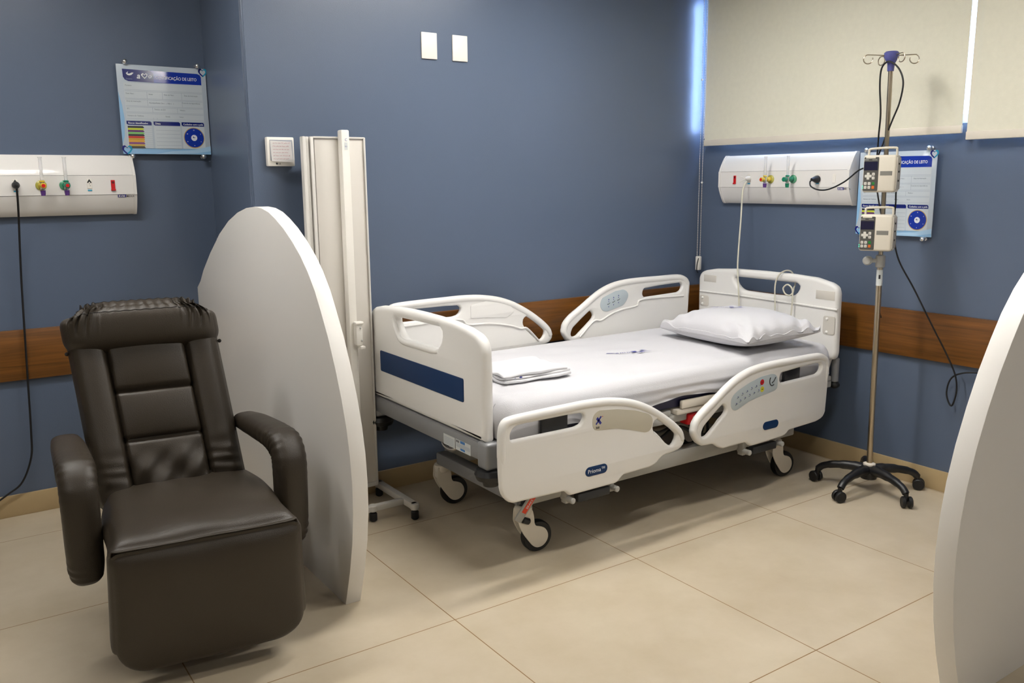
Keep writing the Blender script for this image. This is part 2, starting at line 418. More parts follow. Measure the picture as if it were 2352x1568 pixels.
# ------------------------------------------------------------------ medical wall panels
def medical_panel(name, label, loc, rz, x0, x1, items, logox, endcaps=(1, 1)):
    "local frame: x right, z up, -y out of the wall"
    t = thing(name, label, 'wall panel', loc, rz, 'medical supply panels')
    prof = [(0, .127), (.028, .127), (.046, .108), (.060, .078), (.068, .045), (.070, .0415), (.070, -.041), (.068, -.045), (.060, -.08), (.044, -.112), (.026, -.127), (0, -.127)]
    def ext(m, pr, a, b):
        q = bmesh.new(); A = [q.verts.new((a, -y, z)) for y, z in pr]; B = [q.verts.new((b, -y, z)) for y, z in pr]
        for i in range(len(pr)):
            j = (i+1) % len(pr); q.faces.new((A[i], A[j], B[j], B[i]))
        q.faces.new(A[::-1]); q.faces.new(B); bmesh.ops.recalc_face_normals(q, faces=q.faces); return q
    up_ = [(0, .127), (.018, .127), (.030, .114), (.042, .096), (.053, .077), (.062, .059), (.068, .0424), (0, .0424)]
    md = [(0, .0412), (.070, .0412), (.070, -.0402), (0, -.0402)]
    lo = [(0, -.0414), (.068, -.0414), (.063, -.058), (.054, -.079), (.044, -.099), (.033, -.117), (.022, -.127), (0, -.127)]
    mb = MB()
    for pr in (up_, md, lo): mb._merge(ext(M_pan, pr, x0+.004, x1-.004), M_pan)
    mb.obj('shell', t, angle=30)
    full = up_[:-1]+[(.0705, .0412), (.0705, -.0402)]+lo[1:]
    for e, xa, xb in ((0, x0, x0+.012), (1, x1-.012, x1)):
        mb = MB(); pr = [((y+.0025) if y > 0 else 0, z*1.012) for y, z in full]
        mb._merge(ext(M_pan, pr, xa, xb), M_pan); mb.obj('end_cap', t, angle=25)
    F = -.0705
    for kind, x in items:
        if kind in ('outlet', 'outlet_plain'):
            mb = MB(); mb.plate(M_white, rrect(-.010, -.020, .010, .022, .003), [], .003, .001, wf(F, x, .005), sm=0)
            if kind == 'outlet':
                mb.flat(M_dgrey, [(-.009, .002), (0, .016), (.009, .002), (.006, -.002), (0, .006), (-.006, -.002)], wf(F-.0018, x, .010))
                for dx, dz in ((-.0, -.002), (.002, -.010)): mb.disc(M_inkk, dx, dz, .0016, wf(F-.002, x, .008))
            o = mb.obj('power_outlet', t)
            mb = MB(); mb.plate(M_cyan, rrect(-.0085, -.003, .0085, .003, .001), [], .002, .0005, wf(F-.0005, x, -.022), sm=0); mb.obj('circuit_label', t, label='small blue circuit label')
        elif kind == 'red':
            mb = MB(); mb.plate(M_red, rrect(-.008, -.020, .008, .021, .0015), [], .004, .001, wf(F-.001, x, 0), sm=0)
            mb.lohi(M_red, (x-.009, F-.007, -.024), (x+.009, F, -.017), .001)
            mb.disc(mat('dark_red_socket', '#5e0a0e', .5), 0, .011, .0055, wf(F-.0032, x, 0)); mb.obj('red_power_outlet', t, label='red emergency power outlet')
        elif kind == 'switch':
            mb = MB(); mb.plate(M_white, rrect(-.009, -.022, .009, .022, .002), [], .003, .001, wf(F, x, 0), sm=0)
            mb.lohi(M_lgrey, (x-.008, F-.0022, -.021), (x+.006, F-.0012, -.0195)); mb.obj('blank_insert', t)
    mb = MB(); T = frame((logox, -.0678, -.0475), (1, 0, 0), (0, -.29, 1))
    mb.rect(M_ink, 0, -.0062, .034, .0062, T); mb.text(M_pan, 'RVM', .0125, .003, -.0044, T, z=.0004, sx=1.05, bold=.0003)
    mb.text(M_inkk, 'MEDICAL', .0105, .0355, -.0042, T, z=.0004, sx=.82, bold=.0001)
    mb.obj('maker_mark', t, label='dark blue printed lettering')
    return t
# left wall
medical_panel('medical_panel', 'long white medical supply panel on the left wall above the recliner', (-3.1, YL, 1.418), 0, -1.35, .172,
    [('outlet', -.293), ('outlet', -.016), ('red', .077)], .093)
# window wall: local x runs towards -Y
medical_panel('medical_panel', 'white medical supply panel under the blind behind the bed head', (0, -.6, 1.415), -PI/2, -.415, .400,
    [('red', -.300), ('outlet_plain', -.203), ('outlet_plain', .224), ('switch', .317)], .337)

# ------------------------------------------------------------------ flowmeters
def flowmeter(label, loc, rz, ring, body, knob, tip, cup):
    "flat to the panel face: local -y points out"
    t = thing('flowmeter', label, 'flowmeter', loc, rz, 'flowmeters on the medical panels')
    mb = MB(); mb.lathe(ring, [(0, 0), (.021, 0), (.021, .003), (.013, .008), (0, .008)], frame((0, 0, 0), (1, 0, 0), (0, 0, 1))); mb.obj('wall_socket', t)
    mb = MB(); mb.lathe(body, [(0, 0), (.012, 0), (.0125, .018), (.009, .022), (.009, .034), (0, .034)], frame((0, -.006, 0), (1, 0, 0), (0, 0, 1)), 12); mb.obj('connector', t)
    mb = MB(); mb.cyl(M_chrome, (0, -.046, -.018), (0, -.046, .018), .0085, 16, .002)
    mb.cyl(body, (0, -.046, .012), (0, -.046, .020), .0105, 16, .002); mb.obj('valve_body', t)
    mb = MB(); mb.lathe(M_clear, [(.0052, 0), (.0066, 0), (.0066, .09), (.0078, .092), (.0078, .096), (.0052, .096)], Matrix.Translation((0, -.046, .019)), 16)
    mb.obj('flow_tube', t)
    mb = MB(); mb.cyl(M_white, (0, -.046, .019), (0, -.046, .062), .0028, 8); mb.sphere(M_chrome, (0, -.046, .024), .0035, 8); mb.obj('scale_core', t)
    mb = MB(); mb.lathe(knob, [(0, 0), (.011, 0), (.012, .004), (.0112, .022), (.009, .024), (0, .024)], frame((0, -.054, -.001), (1, 0, 0), (0, 0, 1)), 14); k = mb.obj('knob', t)
    if tip: mb = MB(); mb.lathe(tip, [(0, 0), (.0075, 0), (.007, .002), (0, .002)], frame((0, -.0775, -.001), (1, 0, 0), (0, 0, 1)), 20); mb.obj('knob_cap', k, label='red knob cap')
    mb = MB(); mb.lathe(cup, [(0, 0), (.008, 0), (.0095, .010), (.010, .022), (0, .022)], Matrix.Translation((0, -.046, -.042)), 16); mb.obj('outlet_cup', t)
    return t
M_yel = mat('yellow_plastic', '#cdb03a', .3); M_yelt = mat('yellow_ring', '#c9c25a', .25, trans=.3)
M_grn = mat('green_plastic', '#0f7a5c', .3); M_grnt = mat('green_ring', '#5fae85', .25, trans=.35)
M_pur = mat('purple_plastic', '#5a3680', .35)
flowmeter('yellow flowmeter with purple cup on the left medical panel', (-3.300, YL-.0705, 1.419), 0, M_yelt, M_yel, M_yel, M_red, M_pur)
flowmeter('green flowmeter with red knob and purple cup on the left medical panel', (-3.211, YL-.0705, 1.419), 0, M_grnt, M_grn, M_grn, M_red, M_pur)
flowmeter('yellow flowmeter with purple cup on the panel behind the bed', (-.0705, -.540, 1.415), -PI/2, M_yelt, M_yel, M_yel, M_red, M_pur)
flowmeter('green flowmeter with green knob and cup on the panel behind the bed', (-.0705, -.680, 1.415), -PI/2, M_grnt, M_grn, M_grn, None, M_grn)

# ------------------------------------------------------------------ identification signs
M_acr = mat('acrylic_sign_face', '#b9c4cf', .12, coat=.6)
M_acrb = mat('sign_blue_band', '#8db8dd', .15, coat=.6)
M_form = mat('sign_form_white', '#c6ced4', .15, coat=.5)
M_hdrk = mat('sign_header_dark', '#131f6c', .15, coat=.5)
M_hblu = mat('sign_header_blue', '#12319b', .15, coat=.5)
M_line = mat('sign_rule', '#8f9cae', .3); M_txt = mat('sign_text_grey', '#5b6678', .4); M_wtxt = mat('sign_white_text', '#e2e6ea', .3)
def hexc(n, h): return mat(n, h, .2, coat=.4)
def sign(label, loc, rz):
    "local origin at the centre; x right, z up, -y out"
    W, H = .378, .380
    t = thing('identification_sign', label, 'sign', loc, rz, 'bed identification signs')
    mb = MB(); mb.lohi(M_acr, (-W/2, -.028, -H/2), (W/2, -.024, H/2), .0008); mb.obj('board', t)
    lay = [-.0284]
    def P(u, v): return (-W/2+u*W, H/2-v*H)
    def L(k=0): return wf(-.0283-.0003*k)
    def R(mb, m, u0, v0, u1, v1, k=0): a = P(u0, v1); b = P(u1, v0); mb.rect(m, a[0], a[1], b[0], b[1], L(k))
    def F(mb, m, pts, k=0, ch=0): mb.flat(m, [P(*p) for p in pts], L(k), ch)
    def T(mb, m, s, size, u, v, k=0, al='LEFT', bold=0, sx=1, shear=0): x, y = P(u, v); mb.text(m, s, size, x, y, L(k), al, bold=bold, sx=sx, shear=shear)
    mb = MB(); R(mb, M_acrb, 0, .935, 1, 1); F(mb, hexc('sign_wave', '#a9cbe6'), [(.35, 1), (.55, .965), (.8, .95), (1, .9), (1, .96), (.8, .99), (.6, 1)], 1)
    F(mb, M_acrb, [(0, .3), (.03, .45), (.045, .6), (.03, .8), (0, .9)], 0); mb.obj('blue_artwork', t, label='light blue waves along the edge')
    mb = MB(); F(mb, M_hblu, [(.36, .056), (.90, .062), (.93, .075), (.942, .10), (.942, .19), (.36, .19)], 0)
    F(mb, M_hdrk, [(.062, .052), (.34, .056), (.37, .062), (.40, .085), (.40, .19), (.12, .185), (.085, .17), (.066, .14)], 1)
    T(mb, M_wtxt, 'IDENTIFICAÇÃO DE LEITO', .0185, .412, .147, 2, bold=.00025, sx=.82)
    T(mb, M_wtxt, 'a', .034, .212, .150, 2, bold=.0006, shear=.25); T(mb, M_wtxt, 'o', .026, .338, .140, 2, bold=.0006, shear=.25)
    F(mb, M_wtxt, [(.272, .095), (.285, .088), (.300, .102), (.318, .088), (.335, .100), (.328, .125), (.300, .152), (.275, .125), (.262, .108)], 2)
    F(mb, M_hdrk, [(.280, .105), (.288, .100), (.300, .113), (.315, .100), (.324, .106), (.318, .122), (.300, .138), (.283, .121)], 3)
    F(mb, M_wtxt, [(.100, .098), (.125, .078), (.122, .090), (.115, .100), (.135, .103), (.165, .088), (.185, .090), (.160, .115), (.135, .122), (.112, .115)], 2)
    T(mb, M_line, 'Cassems', .0075, .095, .165, 2)
    mb.obj('header_bar', t, label='dark blue header with white lettering')
    mb = MB(); R(mb, M_form, .065, .2, .945, .615)
    for v in (.278, .292, .372, .385, .455, .468, .525, .538, .600): R(mb, M_line, .07, v, .94, v+.003, 1)
    for u, v0, v1 in ((.31, .292, .372), (.48, .292, .372), (.70, .292, .372), (.31, .385, .455), (.70, .385, .455), (.36, .468, .525), (.64, .468, .525)): R(mb, M_line, u, v0, u+.003, v1, 1)
    for s_, u, v in (('Paciente:', .08, .228), ('Data Nasc:', .08, .318), ('Idade:', .33, .318), ('Data de Nasc:', .50, .318), ('Data da Internação:', .73, .318),
                     ('Área de Internação:', .08, .403), ('Acompanhante: Sim (   ) Não (   )', .33, .415), ('Controle de dependência:', .70, .403),
                     ('RT:', .08, .488), ('Técnico de Enf:', .38, .488), ('Médico:', .67, .488), ('Número do Telefone:', .08, .565), ('(      )', .36, .59), ('Ramal:', .50, .565), ('Setor:', .66, .565)):
        T(mb, M_txt, s_, .0085, u, v+.010, 2, sx=.9)
    mb.obj('form_fields', t, label='pale form with ruled lines and small captions')
    for u0, u1, s_, c in ((.062, .337, 'Riscos identificados', M_hdrk), (.359, .660, 'Dieta', M_hdrk), (.677, .940, 'Cuidados com a pele', M_hdrk)):
        mb = MB(); F(mb, c, [(u0, .627), (u1-.015, .627), (u1, .640), (u1, .672), (u0+.015, .672), (u0, .660)], 0)
        T(mb, M_wtxt, s_, .0115, u0+.018, .660, 1, bold=.0001, sx=.9)
        R(mb, M_form, u0, .68, u1, .938, 0)
        if s_ == 'Dieta':
            for k in range(6): R(mb, M_line, u0+.02, .725+.043*k, u1-.005, .728+.043*k, 1)
        if s_.startswith('Riscos'):
            cols = ['#2a2a33', '#c9d23a', '#5f2f6b', '#7fbf6c', '#2c2b31', '#c8342c', '#c79a2e', '#dba33a', '#85487f', '#c6a54a', '#4a4436']
            for k, c_ in enumerate(cols):
                v0 = .684+.0228*k; F(mb, hexc('strip'+c_, c_), [(u0+.008, v0), (u0+.175, v0), (u0+.19, v0+.0215), (u0+.008, v0+.0215)], 1); R(mb, M_line, u0+.195, v0+.020, u1, v0+.022, 1)
        if s_.startswith('Cuid'):
            x, y = P(.812, .806); mb.disc(hexc('dial_rim', '#b99a5a'), x, y, .0455, L(1)); mb.disc(M_hblu, x, y, .0425, L(2))
            mb.disc(M_wtxt, x, y, .0135, L(3))
            mb.flat(M_hdrk, [(x-.006, y+.004), (x-.001, y+.007), (x-.002, y+.002), (x+.007, y+.003), (x, y-.001), (x-.005, y)], L(4))
            mb.text(M_line, 'Cassems', .003, x, y-.006, L(4), 'CENTER')
            for k, n_ in enumerate(('12', '2', '4', '6', '8', '10')):
                a = PI/2-k*PI/3; mb.text(M_wtxt, n_, .0065, x+.034*math.cos(a), y+.034*math.sin(a)-.002, L(3), 'CENTER')
            for k in range(6):
                a = k*PI/3; c_, s2 = math.cos(a), math.sin(a)
                mb.flat(M_hdrk, [(x+.014*c_-.0003*s2, y+.014*s2+.0003*c_), (x+.028*c_-.0003*s2, y+.028*s2+.0003*c_), (x+.028*c_+.0003*s2, y+.028*s2-.0003*c_), (x+.014*c_+.0003*s2, y+.014*s2-.0003*c_)], L(3))
        mb.obj('form_section', t)
    for (cx, cy, s_, a0, nm) in ((.965, .045, .020, 0, 1), (.045, .955, .022, 1, 2)):
        mb = MB(); x, y = P(cx, cy)
        c1, c2 = (hexc('heart_navy', '#121a70'), hexc('heart_teal', '#1f8fb5'))
        lft = [(0, -s_*.95), (-s_*.6, -s_*.45), (-s_*1.0, s_*.15), (-s_*.85, s_*.75), (-s_*.4, s_*.9), (0, s_*.5)]
        rgt = [(-p[0], p[1]) for p in reversed(lft)]
        k = .62; rin = [(p[0]*k, p[1]*k) for p in rgt[::-1]]; lin = [(p[0]*k, p[1]*k) for p in lft[::-1]]
        mb.flat(c1, [(x+p[0], y+p[1]) for p in lft+lin], L(2)); mb.flat(c2, [(x+p[0], y+p[1]) for p in rgt+rin], L(2)); mb.obj('heart_emblem', t, label='blue heart outline at the corner')
    for sx_ in (-1, 1):
        for sz in (-1, 1):
            mb = MB(); px, pz = sx_*(W/2-.036), sz*(H/2+.010)
            mb.cyl(M_chrome, (px, 0, pz), (px, -.034, pz), .0045, 12); mb.sphere(M_chrome, (px, -.036, pz), .0115, 16)
            mb.cyl(M_chrome, (px, 0, pz), (px, -.012, pz), .0085, 16, .001); mb.obj('standoff_pin', t, label='chrome ball pin')
    return t
s1 = sign('acrylic bed identification sign on the left wall, above the medical panel end', (-2.772, YL, 1.742), 0)
copy_tree(s1, (0, -1.212, 1.345), -PI/2, 'acrylic bed identification sign on the window wall, half hidden by the infusion pumps')

# ------------------------------------------------------------------ switch plates and room controller
for x, lab in ((-1.772, 'white blank switch plate high on the wall, the left one'), (-1.612, 'white blank switch plate high on the wall, the right one')):
    mb = MB(); mb.box(M_white, (0, -.004, 0), (.079, .008, .113), .002); o = mb.obj('switch_plate'); o.location = (x, 0, 2.015)
    tag(o, lab, 'switch plate', 'blank switch plates')
t = thing('room_controller', 'square white room controller on the wall beside the folding screen', 'wall controller', (-2.487, 0, 1.545))
mb = MB(); mb.box(M_white, (0, -.013, 0), (.114, .026, .116), .004); mb.obj('housing', t)
mb = MB(); mb.plate(mat('controller_face', '#9fa2a8', .4), rrect(-.046, -.036, .050, .048, .003), [], .002, .0008, wf(-.0265), sm=0); mb.obj('front_panel', t)
mb = MB(); mb.disc(M_inkk, -.020, -.0475, .0042, wf(-.0264)); mb.text(M_inkk, 'LG', .0085, -.014, -.0505, wf(-.0264), bold=.0002); mb.obj('maker_mark', t, label='small dark printed letters')
mb = MB(); q = bmesh.new(); n = 8
M_paper = mat('white_note_paper', '#f0eeec', .8); M_redink = mat('faded_red_ink', '#c0707c', .8)
G = [[q.verts.new((-.044+.088*i/n+(.003*j/n), -.0295-.004*((j/n)**2)-.002*(i/n), .046-.082*j/n-(.004*i/n))) for j in range(n+1)] for i in range(n+1)]
for i in range(n):
    for j in range(n): q.faces.new((G[i][j], G[i][j+1], G[i+1][j+1], G[i+1][j]))
bmesh.ops.solidify(q, geom=q.faces[:], thickness=.0004)
mb._merge(q, M_paper); t = mb.obj('paper_note'); t.location = (-2.4885, 0, 1.543); tag(t, 'white paper note with faded red handwriting on the room controller', 'note')
mb = MB(); rnd = random.Random(3)
for j in range(6):
    x = -.034; z = .036-.0125*j
    while x < .03:
        w_ = rnd.uniform(.006, .014); pts = [(x+w_*k/7, -.0312-.004*(((.046-z)/.082)**2)-.0008, z+rnd.uniform(-.0014, .0014)) for k in range(8)]
        mb.tube(M_redink, pts, .0005, 4); x += w_+.003
mb.obj('handwriting', t)

# ------------------------------------------------------------------ rounded partition slabs
SLAB = [(0, .94), (.06, .975), (.123, 1.030), (.257, 1.118), (.417, 1.208), (.559, 1.268), (.687, 1.305), (.80, 1.325), (.90, 1.332), (.98, 1.328), (1.055, 1.315), (1.124, 1.293), (1.20, 1.262),
        (1.28, 1.22), (1.35, 1.175), (1.41, 1.125), (1.465, 1.065), (1.51, 1.0), (1.56, .92), (1.605, .83), (1.645, .735), (1.675, .64), (1.692, .55), (1.70, .46), (1.697, .36), (1.68, .25), (1.65, .14), (1.60, 0), (0, 0)]
def slab(label, loc, rz, k=1.0, th=.055):
    "local x runs out of the wall it stands against"
    mb = MB(); mb.plate(M_lam, [(a*k, b) for a, b in SLAB], [], th, .001, WF, sm=0); o = mb.obj('partition_slab', angle=60); o.location = loc; o.rotation_euler = (0, 0, rz)
    return tag(o, label, 'partition', 'rounded white partitions')
slab('white rounded partition standing between the recliner and the hospital bed', (-2.655, YL, 0), -PI/2)
slab('white rounded partition cut off at the right edge of the photo, below the window wall', (0, -2.43, 0), PI, .966)

# ------------------------------------------------------------------ folding screen
t = thing('folding_screen', 'tall narrow white folded screen behind the bed foot', 'screen', (-2.31, -.12, 0))
M_scr = mat('screen_grey_white', '#cbc6be', .45)
mb = MB(); mb.box(M_scr, (.034, 0, .845), (.215, .014, 1.50), .002); mb.obj('panel', t)
for k, (x, y) in enumerate(((-.122, -.008), (-.104, .006), (-.088, -.004))):
    mb = MB(); mb.box(M_alu, (x, y, .845), (.015, .032, 1.515), .004); mb.obj('folded_leaf', t)
mb = MB(); mb.box(M_alu, (.144, -.003, .845), (.008, .026, 1.515), .002); mb.box(M_alu, (.034, 0, 1.600), (.225, .026, .008), .002); mb.box(M_alu, (.034, 0, .09), (.225, .026, .02), .002); mb.obj('edge_frame', t)
mb = MB(); mb.box(M_white, (.045, -.028, .85), (.036, .042, 1.56), .006); o = mb.obj('post', t)
mb = MB(); mb.text(M_ink, 'C', .016, -.005, 0, wf(-.0505, .045, 1.585)); mb.rect(M_stick, -.007, -.035, .007, -.005, wf(-.0503, .045, 1.585)); mb.text(M_ink, '333', .008, -.0065, -.024, wf(-.0506, .045, 1.585)); mb.obj('sticker', o)
mb = MB(); mb.box(M_white, (.058, -.062, .79), (.030, .034, .10), .006); mb.box(M_white, (.058, -.070, .835), (.040, .03, .014), .006); mb.box(M_white, (.068, -.074, .73), (.022, .03, .012), .003)
mb.sphere(M_lgrey, (.062, -.080, .815), .005, 8); mb.sphere(M_lgrey, (.066, -.080, .76), .005, 8); mb.obj('latch_handle', o)
mb = MB(); mb.box(M_alu, (.185, -.11, .058), (.03, .36, .028), .003); mb.obj('foot_bar', t)
mb = MB(); mb.box(M_alu, (-.10, -.05, .058), (.03, .24, .028), .003); mb.obj('foot_bar', t)
mb = MB(); mb.box(M_alu, (.035, -.20, .058), (.30, .026, .026), .003); mb.obj('foot_crossbar', t)
for x, y in ((.185, -.285), (.03, -.2), (-.10, .05), (.185, .06)):
    mb = MB(); mb.cyl(M_alu, (x, y, .044), (x, y, .072), .019, 14, .003); mb.cyl(M_black, (x, y, 0), (x, y, .040), .017, 14, .006); mb.obj('rubber_foot', t)

# ------------------------------------------------------------------ hospital bed
BX0, BX1, BY = -2.13, -.17, -.60
bed = thing('hospital_bed', 'white electric hospital bed with raised far side rails and lowered near ones', 'hospital bed', (0, 0, 0))
M_bedw = mat('bed_white_moulding', '#e0deda', .36)
RF = [(-2.154, .561), (-2.138, .595), (-2.106, .606), (-2.055, .609), (-1.955, .611), (-1.861, .612), (-1.776, .613), (-1.698, .610), (-1.642, .604), (-1.567, .590), (-1.495, .567), (-1.434, .539), (-1.364, .498), (-1.299, .451), (-1.259, .413), (-1.243, .381), (-1.245, .353), (-1.269, .333), (-1.308, .326), (-1.359, .324), (-1.384, .312), (-1.402, .296), (-1.433, .288), (-1.578, .285), (-1.596, .270), (-1.613, .259), (-1.828, .258), (-1.844, .259), (-1.860, .276), (-1.871, .281), (-2.098, .286), (-2.122, .295), (-2.144, .321), (-2.153, .349), (-2.157, .408), (-2.159, .492)]
RF1 = [(-2.111, .533), (-2.107, .553), (-2.090, .569), (-2.051, .572), (-1.965, .572), (-1.861, .572), (-1.785, .569), (-1.772, .552), (-1.788, .526), (-1.818, .519), (-1.965, .519), (-2.107, .519)]
RF2 = [(-1.424, .447), (-1.420, .472), (-1.395, .484), (-1.372, .476), (-1.324, .437), (-1.296, .413), (-1.290, .386), (-1.308, .358), (-1.328, .357), (-1.374, .391), (-1.412, .426)]
RFS = [(-1.739, .51), (-1.737, .55), (-1.709, .567), (-1.613, .557), (-1.524, .538), (-1.451, .512), (-1.430, .494), (-1.429, .466), (-1.443, .441), (-1.468, .439), (-1.541, .462), (-1.623, .482), (-1.708, .489), (-1.728, .494)]
RH = [(-1.199, .407), (-1.189, .436), (-1.148, .473), (-1.073, .516), (-1.008, .556), (-.948, .587), (-.868, .613), (-.78, .625), (-.657, .628), (-.53, .627), (-.432, .627), (-.371, .623), (-.329, .608), (-.306, .584), (-.300, .552), (-.307, .431), (-.313, .334), (-.332, .310), (-.376, .299), (-.575, .292), (-.593, .276), (-.612, .270), (-.817, .263), (-.835, .265), (-.854, .280), (-.866, .287), (-1.011, .285), (-1.046, .299), (-1.069, .318), (-1.108, .319), (-1.147, .322), (-1.180, .348), (-1.201, .383)]
RH1 = [(-.657, .550), (-.647, .568), (-.526, .576), (-.371, .580), (-.358, .563), (-.366, .538), (-.390, .527), (-.643, .520), (-.657, .534)]
RH2 = [(-1.146, .378), (-1.134, .403), (-1.081, .442), (-1.032, .476), (-1.019, .482), (-1.002, .469), (-.997, .448), (-1.013, .431), (-1.11, .359), (-1.132, .357), (-1.143, .363)]
RHS = [(-.976, .485), (-.969, .508), (-.938, .528), (-.864, .553), (-.788, .571), (-.715, .574), (-.69, .568), (-.674, .549), (-.674, .506), (-.691, .495), (-.77, .486), (-.859, .471), (-.934, .446), (-.954, .445), (-.972, .46)]
def side_rail(kind, yface, out, dx=0, dz=0):
    "yface: plane of the outer face, out: -1 near side, +1 far side"
    O, h1, h2 = (RF, RF1, RF2) if kind == 'foot' else (RH, RH1, RH2)
    sh = lambda P: [(a+dx, b+dz) for a, b in P]
    O, h1, h2 = sh(O), sh(h1), sh(h2)
    mb = MB(); yc = yface-out*.016
    mb.plate(M_bedw, O, [h1, h2], .024, .010, wf(yc), sm=1, hs=1, res=3)
    # rounded grip rim along the top edge, thicker than the panel
    if kind == 'foot': rim = O[-3:]+O[:18]
    else: rim = O[-4:]+O[:17]
    c = Vector((sum(a for a, b in O)/len(O), 0, sum(b for a, b in O)/len(O)))
    pts = [Vector((a, yc, b)) for a, b in rim]
    off = []
    for i, p in enumerate(pts):
        d = (pts[min(i+1, len(pts)-1)]-pts[max(i-1, 0)]).normalized(); nrm = Vector((d.z, 0, -d.x))
        off.append(p+nrm*.0165)
    rr = [.008, .012, .0165]+[.0175]*(len(off)-6)+[.0165, .012, .008]
    mb.tube(M_bedw, off, rr, 12, smooth=3, ref=(0, 1, 0))
    # moulded ridge on the inner side, below the openings
    ins = yc-out*.011
    if kind == 'foot': rd = [(-2.11, .50), (-1.80, .505), (-1.74, .475), (-1.62, .468), (-1.50, .445), (-1.44, .425), (-1.40, .42), (-1.33, .352)]
    else: rd = [(-.35, .505), (-.66, .51), (-.70, .480), (-.80, .470), (-.88, .452), (-.95, .425), (-1.0, .425), (-1.09, .352)]
    mb.tube(M_bedw, [(a+dx, ins, b+dz) for a, b in rd], .006, 8, smooth=4)
    r = mb.obj('side_rail', bed, angle=45)
    mb = MB(); x0, x1 = (-1.86, -1.58) if kind == 'foot' else (-.87, -.59)
    if out < 0:
        for x in (x0+.03, x1-.03): mb.cyl(M_lgrey, (x+dx, yface+.07, .235+dz), (x+dx, yface+.0, .235+dz), .012, 12, .003); mb.box(M_lgrey, (x+dx, yface+.05, .26+dz), (.022, .03, .09), .004)
        mb.box(M_dgrey, ((x0+x1)/2+dx, yface+.025, .235+dz), (.16, .03, .034), .006)
    mb.box(M_lgrey, ((x0+x1)/2+dx, yface-out*.05, .35+dz*.6), (.12, .035, .16), .008)
    mb.obj('rail_hinge', bed)
    return r
YN = -1.12; YFAR = -.105
n1 = side_rail('foot', YN, -1); n2 = side_rail('head', YN, -1)
f1 = side_rail('foot', YFAR, 1, .065, .287); f2 = side_rail('head', YFAR, 1, .085, .277)
M_pad = mat('grey_pad_sticker', '#b9b3a2', .5); M_kpad = mat('pale_blue_keypad', '#b4bfc4', .4)
mb = MB(); mb.plate(M_pad, RFS, [], .0015, .0004, wf(YN+.0035), sm=2); o = mb.obj('rail_sticker', n1)
mb = MB(); T = wf(YN+.0022)
mb.flat(M_ink, [(-1.722, .536), (-1.714, .543), (-1.694, .517), (-1.702, .511)], T); mb.flat(M_ink, [(-1.700, .545), (-1.694, .541), (-1.720, .512), (-1.724, .517)], T)
mb.text(M_inkk, '360', .012, -1.723, .497, T, bold=.0006); mb.disc(M_red, -1.690, .541, .002, T); mb.obj('printed_mark', o)
def badge(parent, x, z, hw, hh, txt):
    mb = MB(); n = 10; P = []
    for k in range(n+1): a = PI/2+PI*k/n; P.append((x-hw+hh+hh*math.cos(a), z+hh*math.sin(a)))
    for k in range(n+1): a = -PI/2+PI*k/n; P.append((x+hw-hh+hh*math.cos(a), z+hh*math.sin(a)))
    mb.plate(M_blue, P, [], .003, .001, wf(YN+.0035), sm=0); o = mb.obj('name_badge', parent, label='dark blue oval badge')
    if txt: mb = MB(); mb.text(M_wtxt, txt, .0225, x, z-.007, wf(YN+.0018), 'CENTER'); mb.obj('lettering', o)
badge(n1, -1.717, .334, .054, .0185, 'Prioma™'); badge(n2, -.708, .341, .052, .0185, None)
mb = MB(); mb.plate(M_kpad, RHS, [], .0015, .0004, wf(YN+.0035), sm=2); kp = mb.obj('control_panel', n2, label='pale blue keypad')
mb = MB(); T = wf(YN+.0022)
for r_ in range(2):
    for k in range(6):
        x = -.945+.029*k; z = (.500 if r_ == 0 else .472)+.0105*k-.0006*k*k
        if r_ == 1 and k == 0: x += .004
        if r_ == 0: x += .012
        mb.flat(M_ink, [(x-.0035, z), (x+.0035, z), (x, z+.006)], T) if k % 2 == 0 else mb.flat(M_ink, [(x-.0035, z+.006), (x, z), (x+.0035, z+.006)], T)
        mb.flat(M_inkk, [(x-.007, z-.005), (x, z-.004), (x+.007, z+.001), (x+.007, z+.0025), (x, z-.0022), (x-.007, z-.0035)], T)
mb.obj('key_symbols', kp)
for nm, m_, x, z in (('red_key', M_red, -.780, .546), ('yellow_key', mat('yellow_key', '#c9c334', .4), -.778, .514)):
    mb = MB(); mb.disc(m_, x, z, .0125, wf(YN+.0018)); mb.rect(M_inkk, x-.005, z-.0015, x+.005, z+.0015, wf(YN+.0012)); mb.obj(nm, kp, label=nm.replace('_', ' '))
mb = MB()
mb.tube(M_dgrey, [(-.712+.018*math.cos(a), YN+.002, .543+.022*math.sin(a)) for a in [PI*.75+PI*.95*k/12 for k in range(13)]], .0022, 6)
mb.tube(M_dgrey, [(-.715, YN+.002, .533), (-.702, YN+.002, .54), (-.690, YN+.002, .556)], .002, 6); mb.obj('angle_gauge', kp)
# keypad on the inner face of the far head rail
mb = MB(); FS = [(-.875, .784), (-.860, .818), (-.769, .848), (-.711, .853), (-.681, .835), (-.678, .808), (-.71, .77), (-.825, .745), (-.857, .752)]
T2 = wf(-.1345); mb.plate(M_kpad, FS, [], .0015, .0004, T2, sm=2); kp = mb.obj('control_panel', f2, label='pale blue keypad on the inner face')
mb = MB(); T = wf(-.1358)
for k in range(3):
    x = -.815+.034*k; z = .782+.008*k
    mb.flat(M_ink, [(x-.004, z+.022), (x+.004, z+.022), (x, z+.030)], T); mb.flat(M_ink, [(x-.003, z+.012), (x+.003, z+.012), (x, z+.018)], T)
    mb.flat(M_inkk, [(x-.010, z-.001), (x, z), (x+.010, z+.006), (x+.010, z+.009), (x, z+.003), (x-.010, z+.002)], T); mb.flat(M_ink, [(x-.003, z-.010), (x, z-.018), (x+.003, z-.010)], T)
mb.obj('key_symbols', kp)
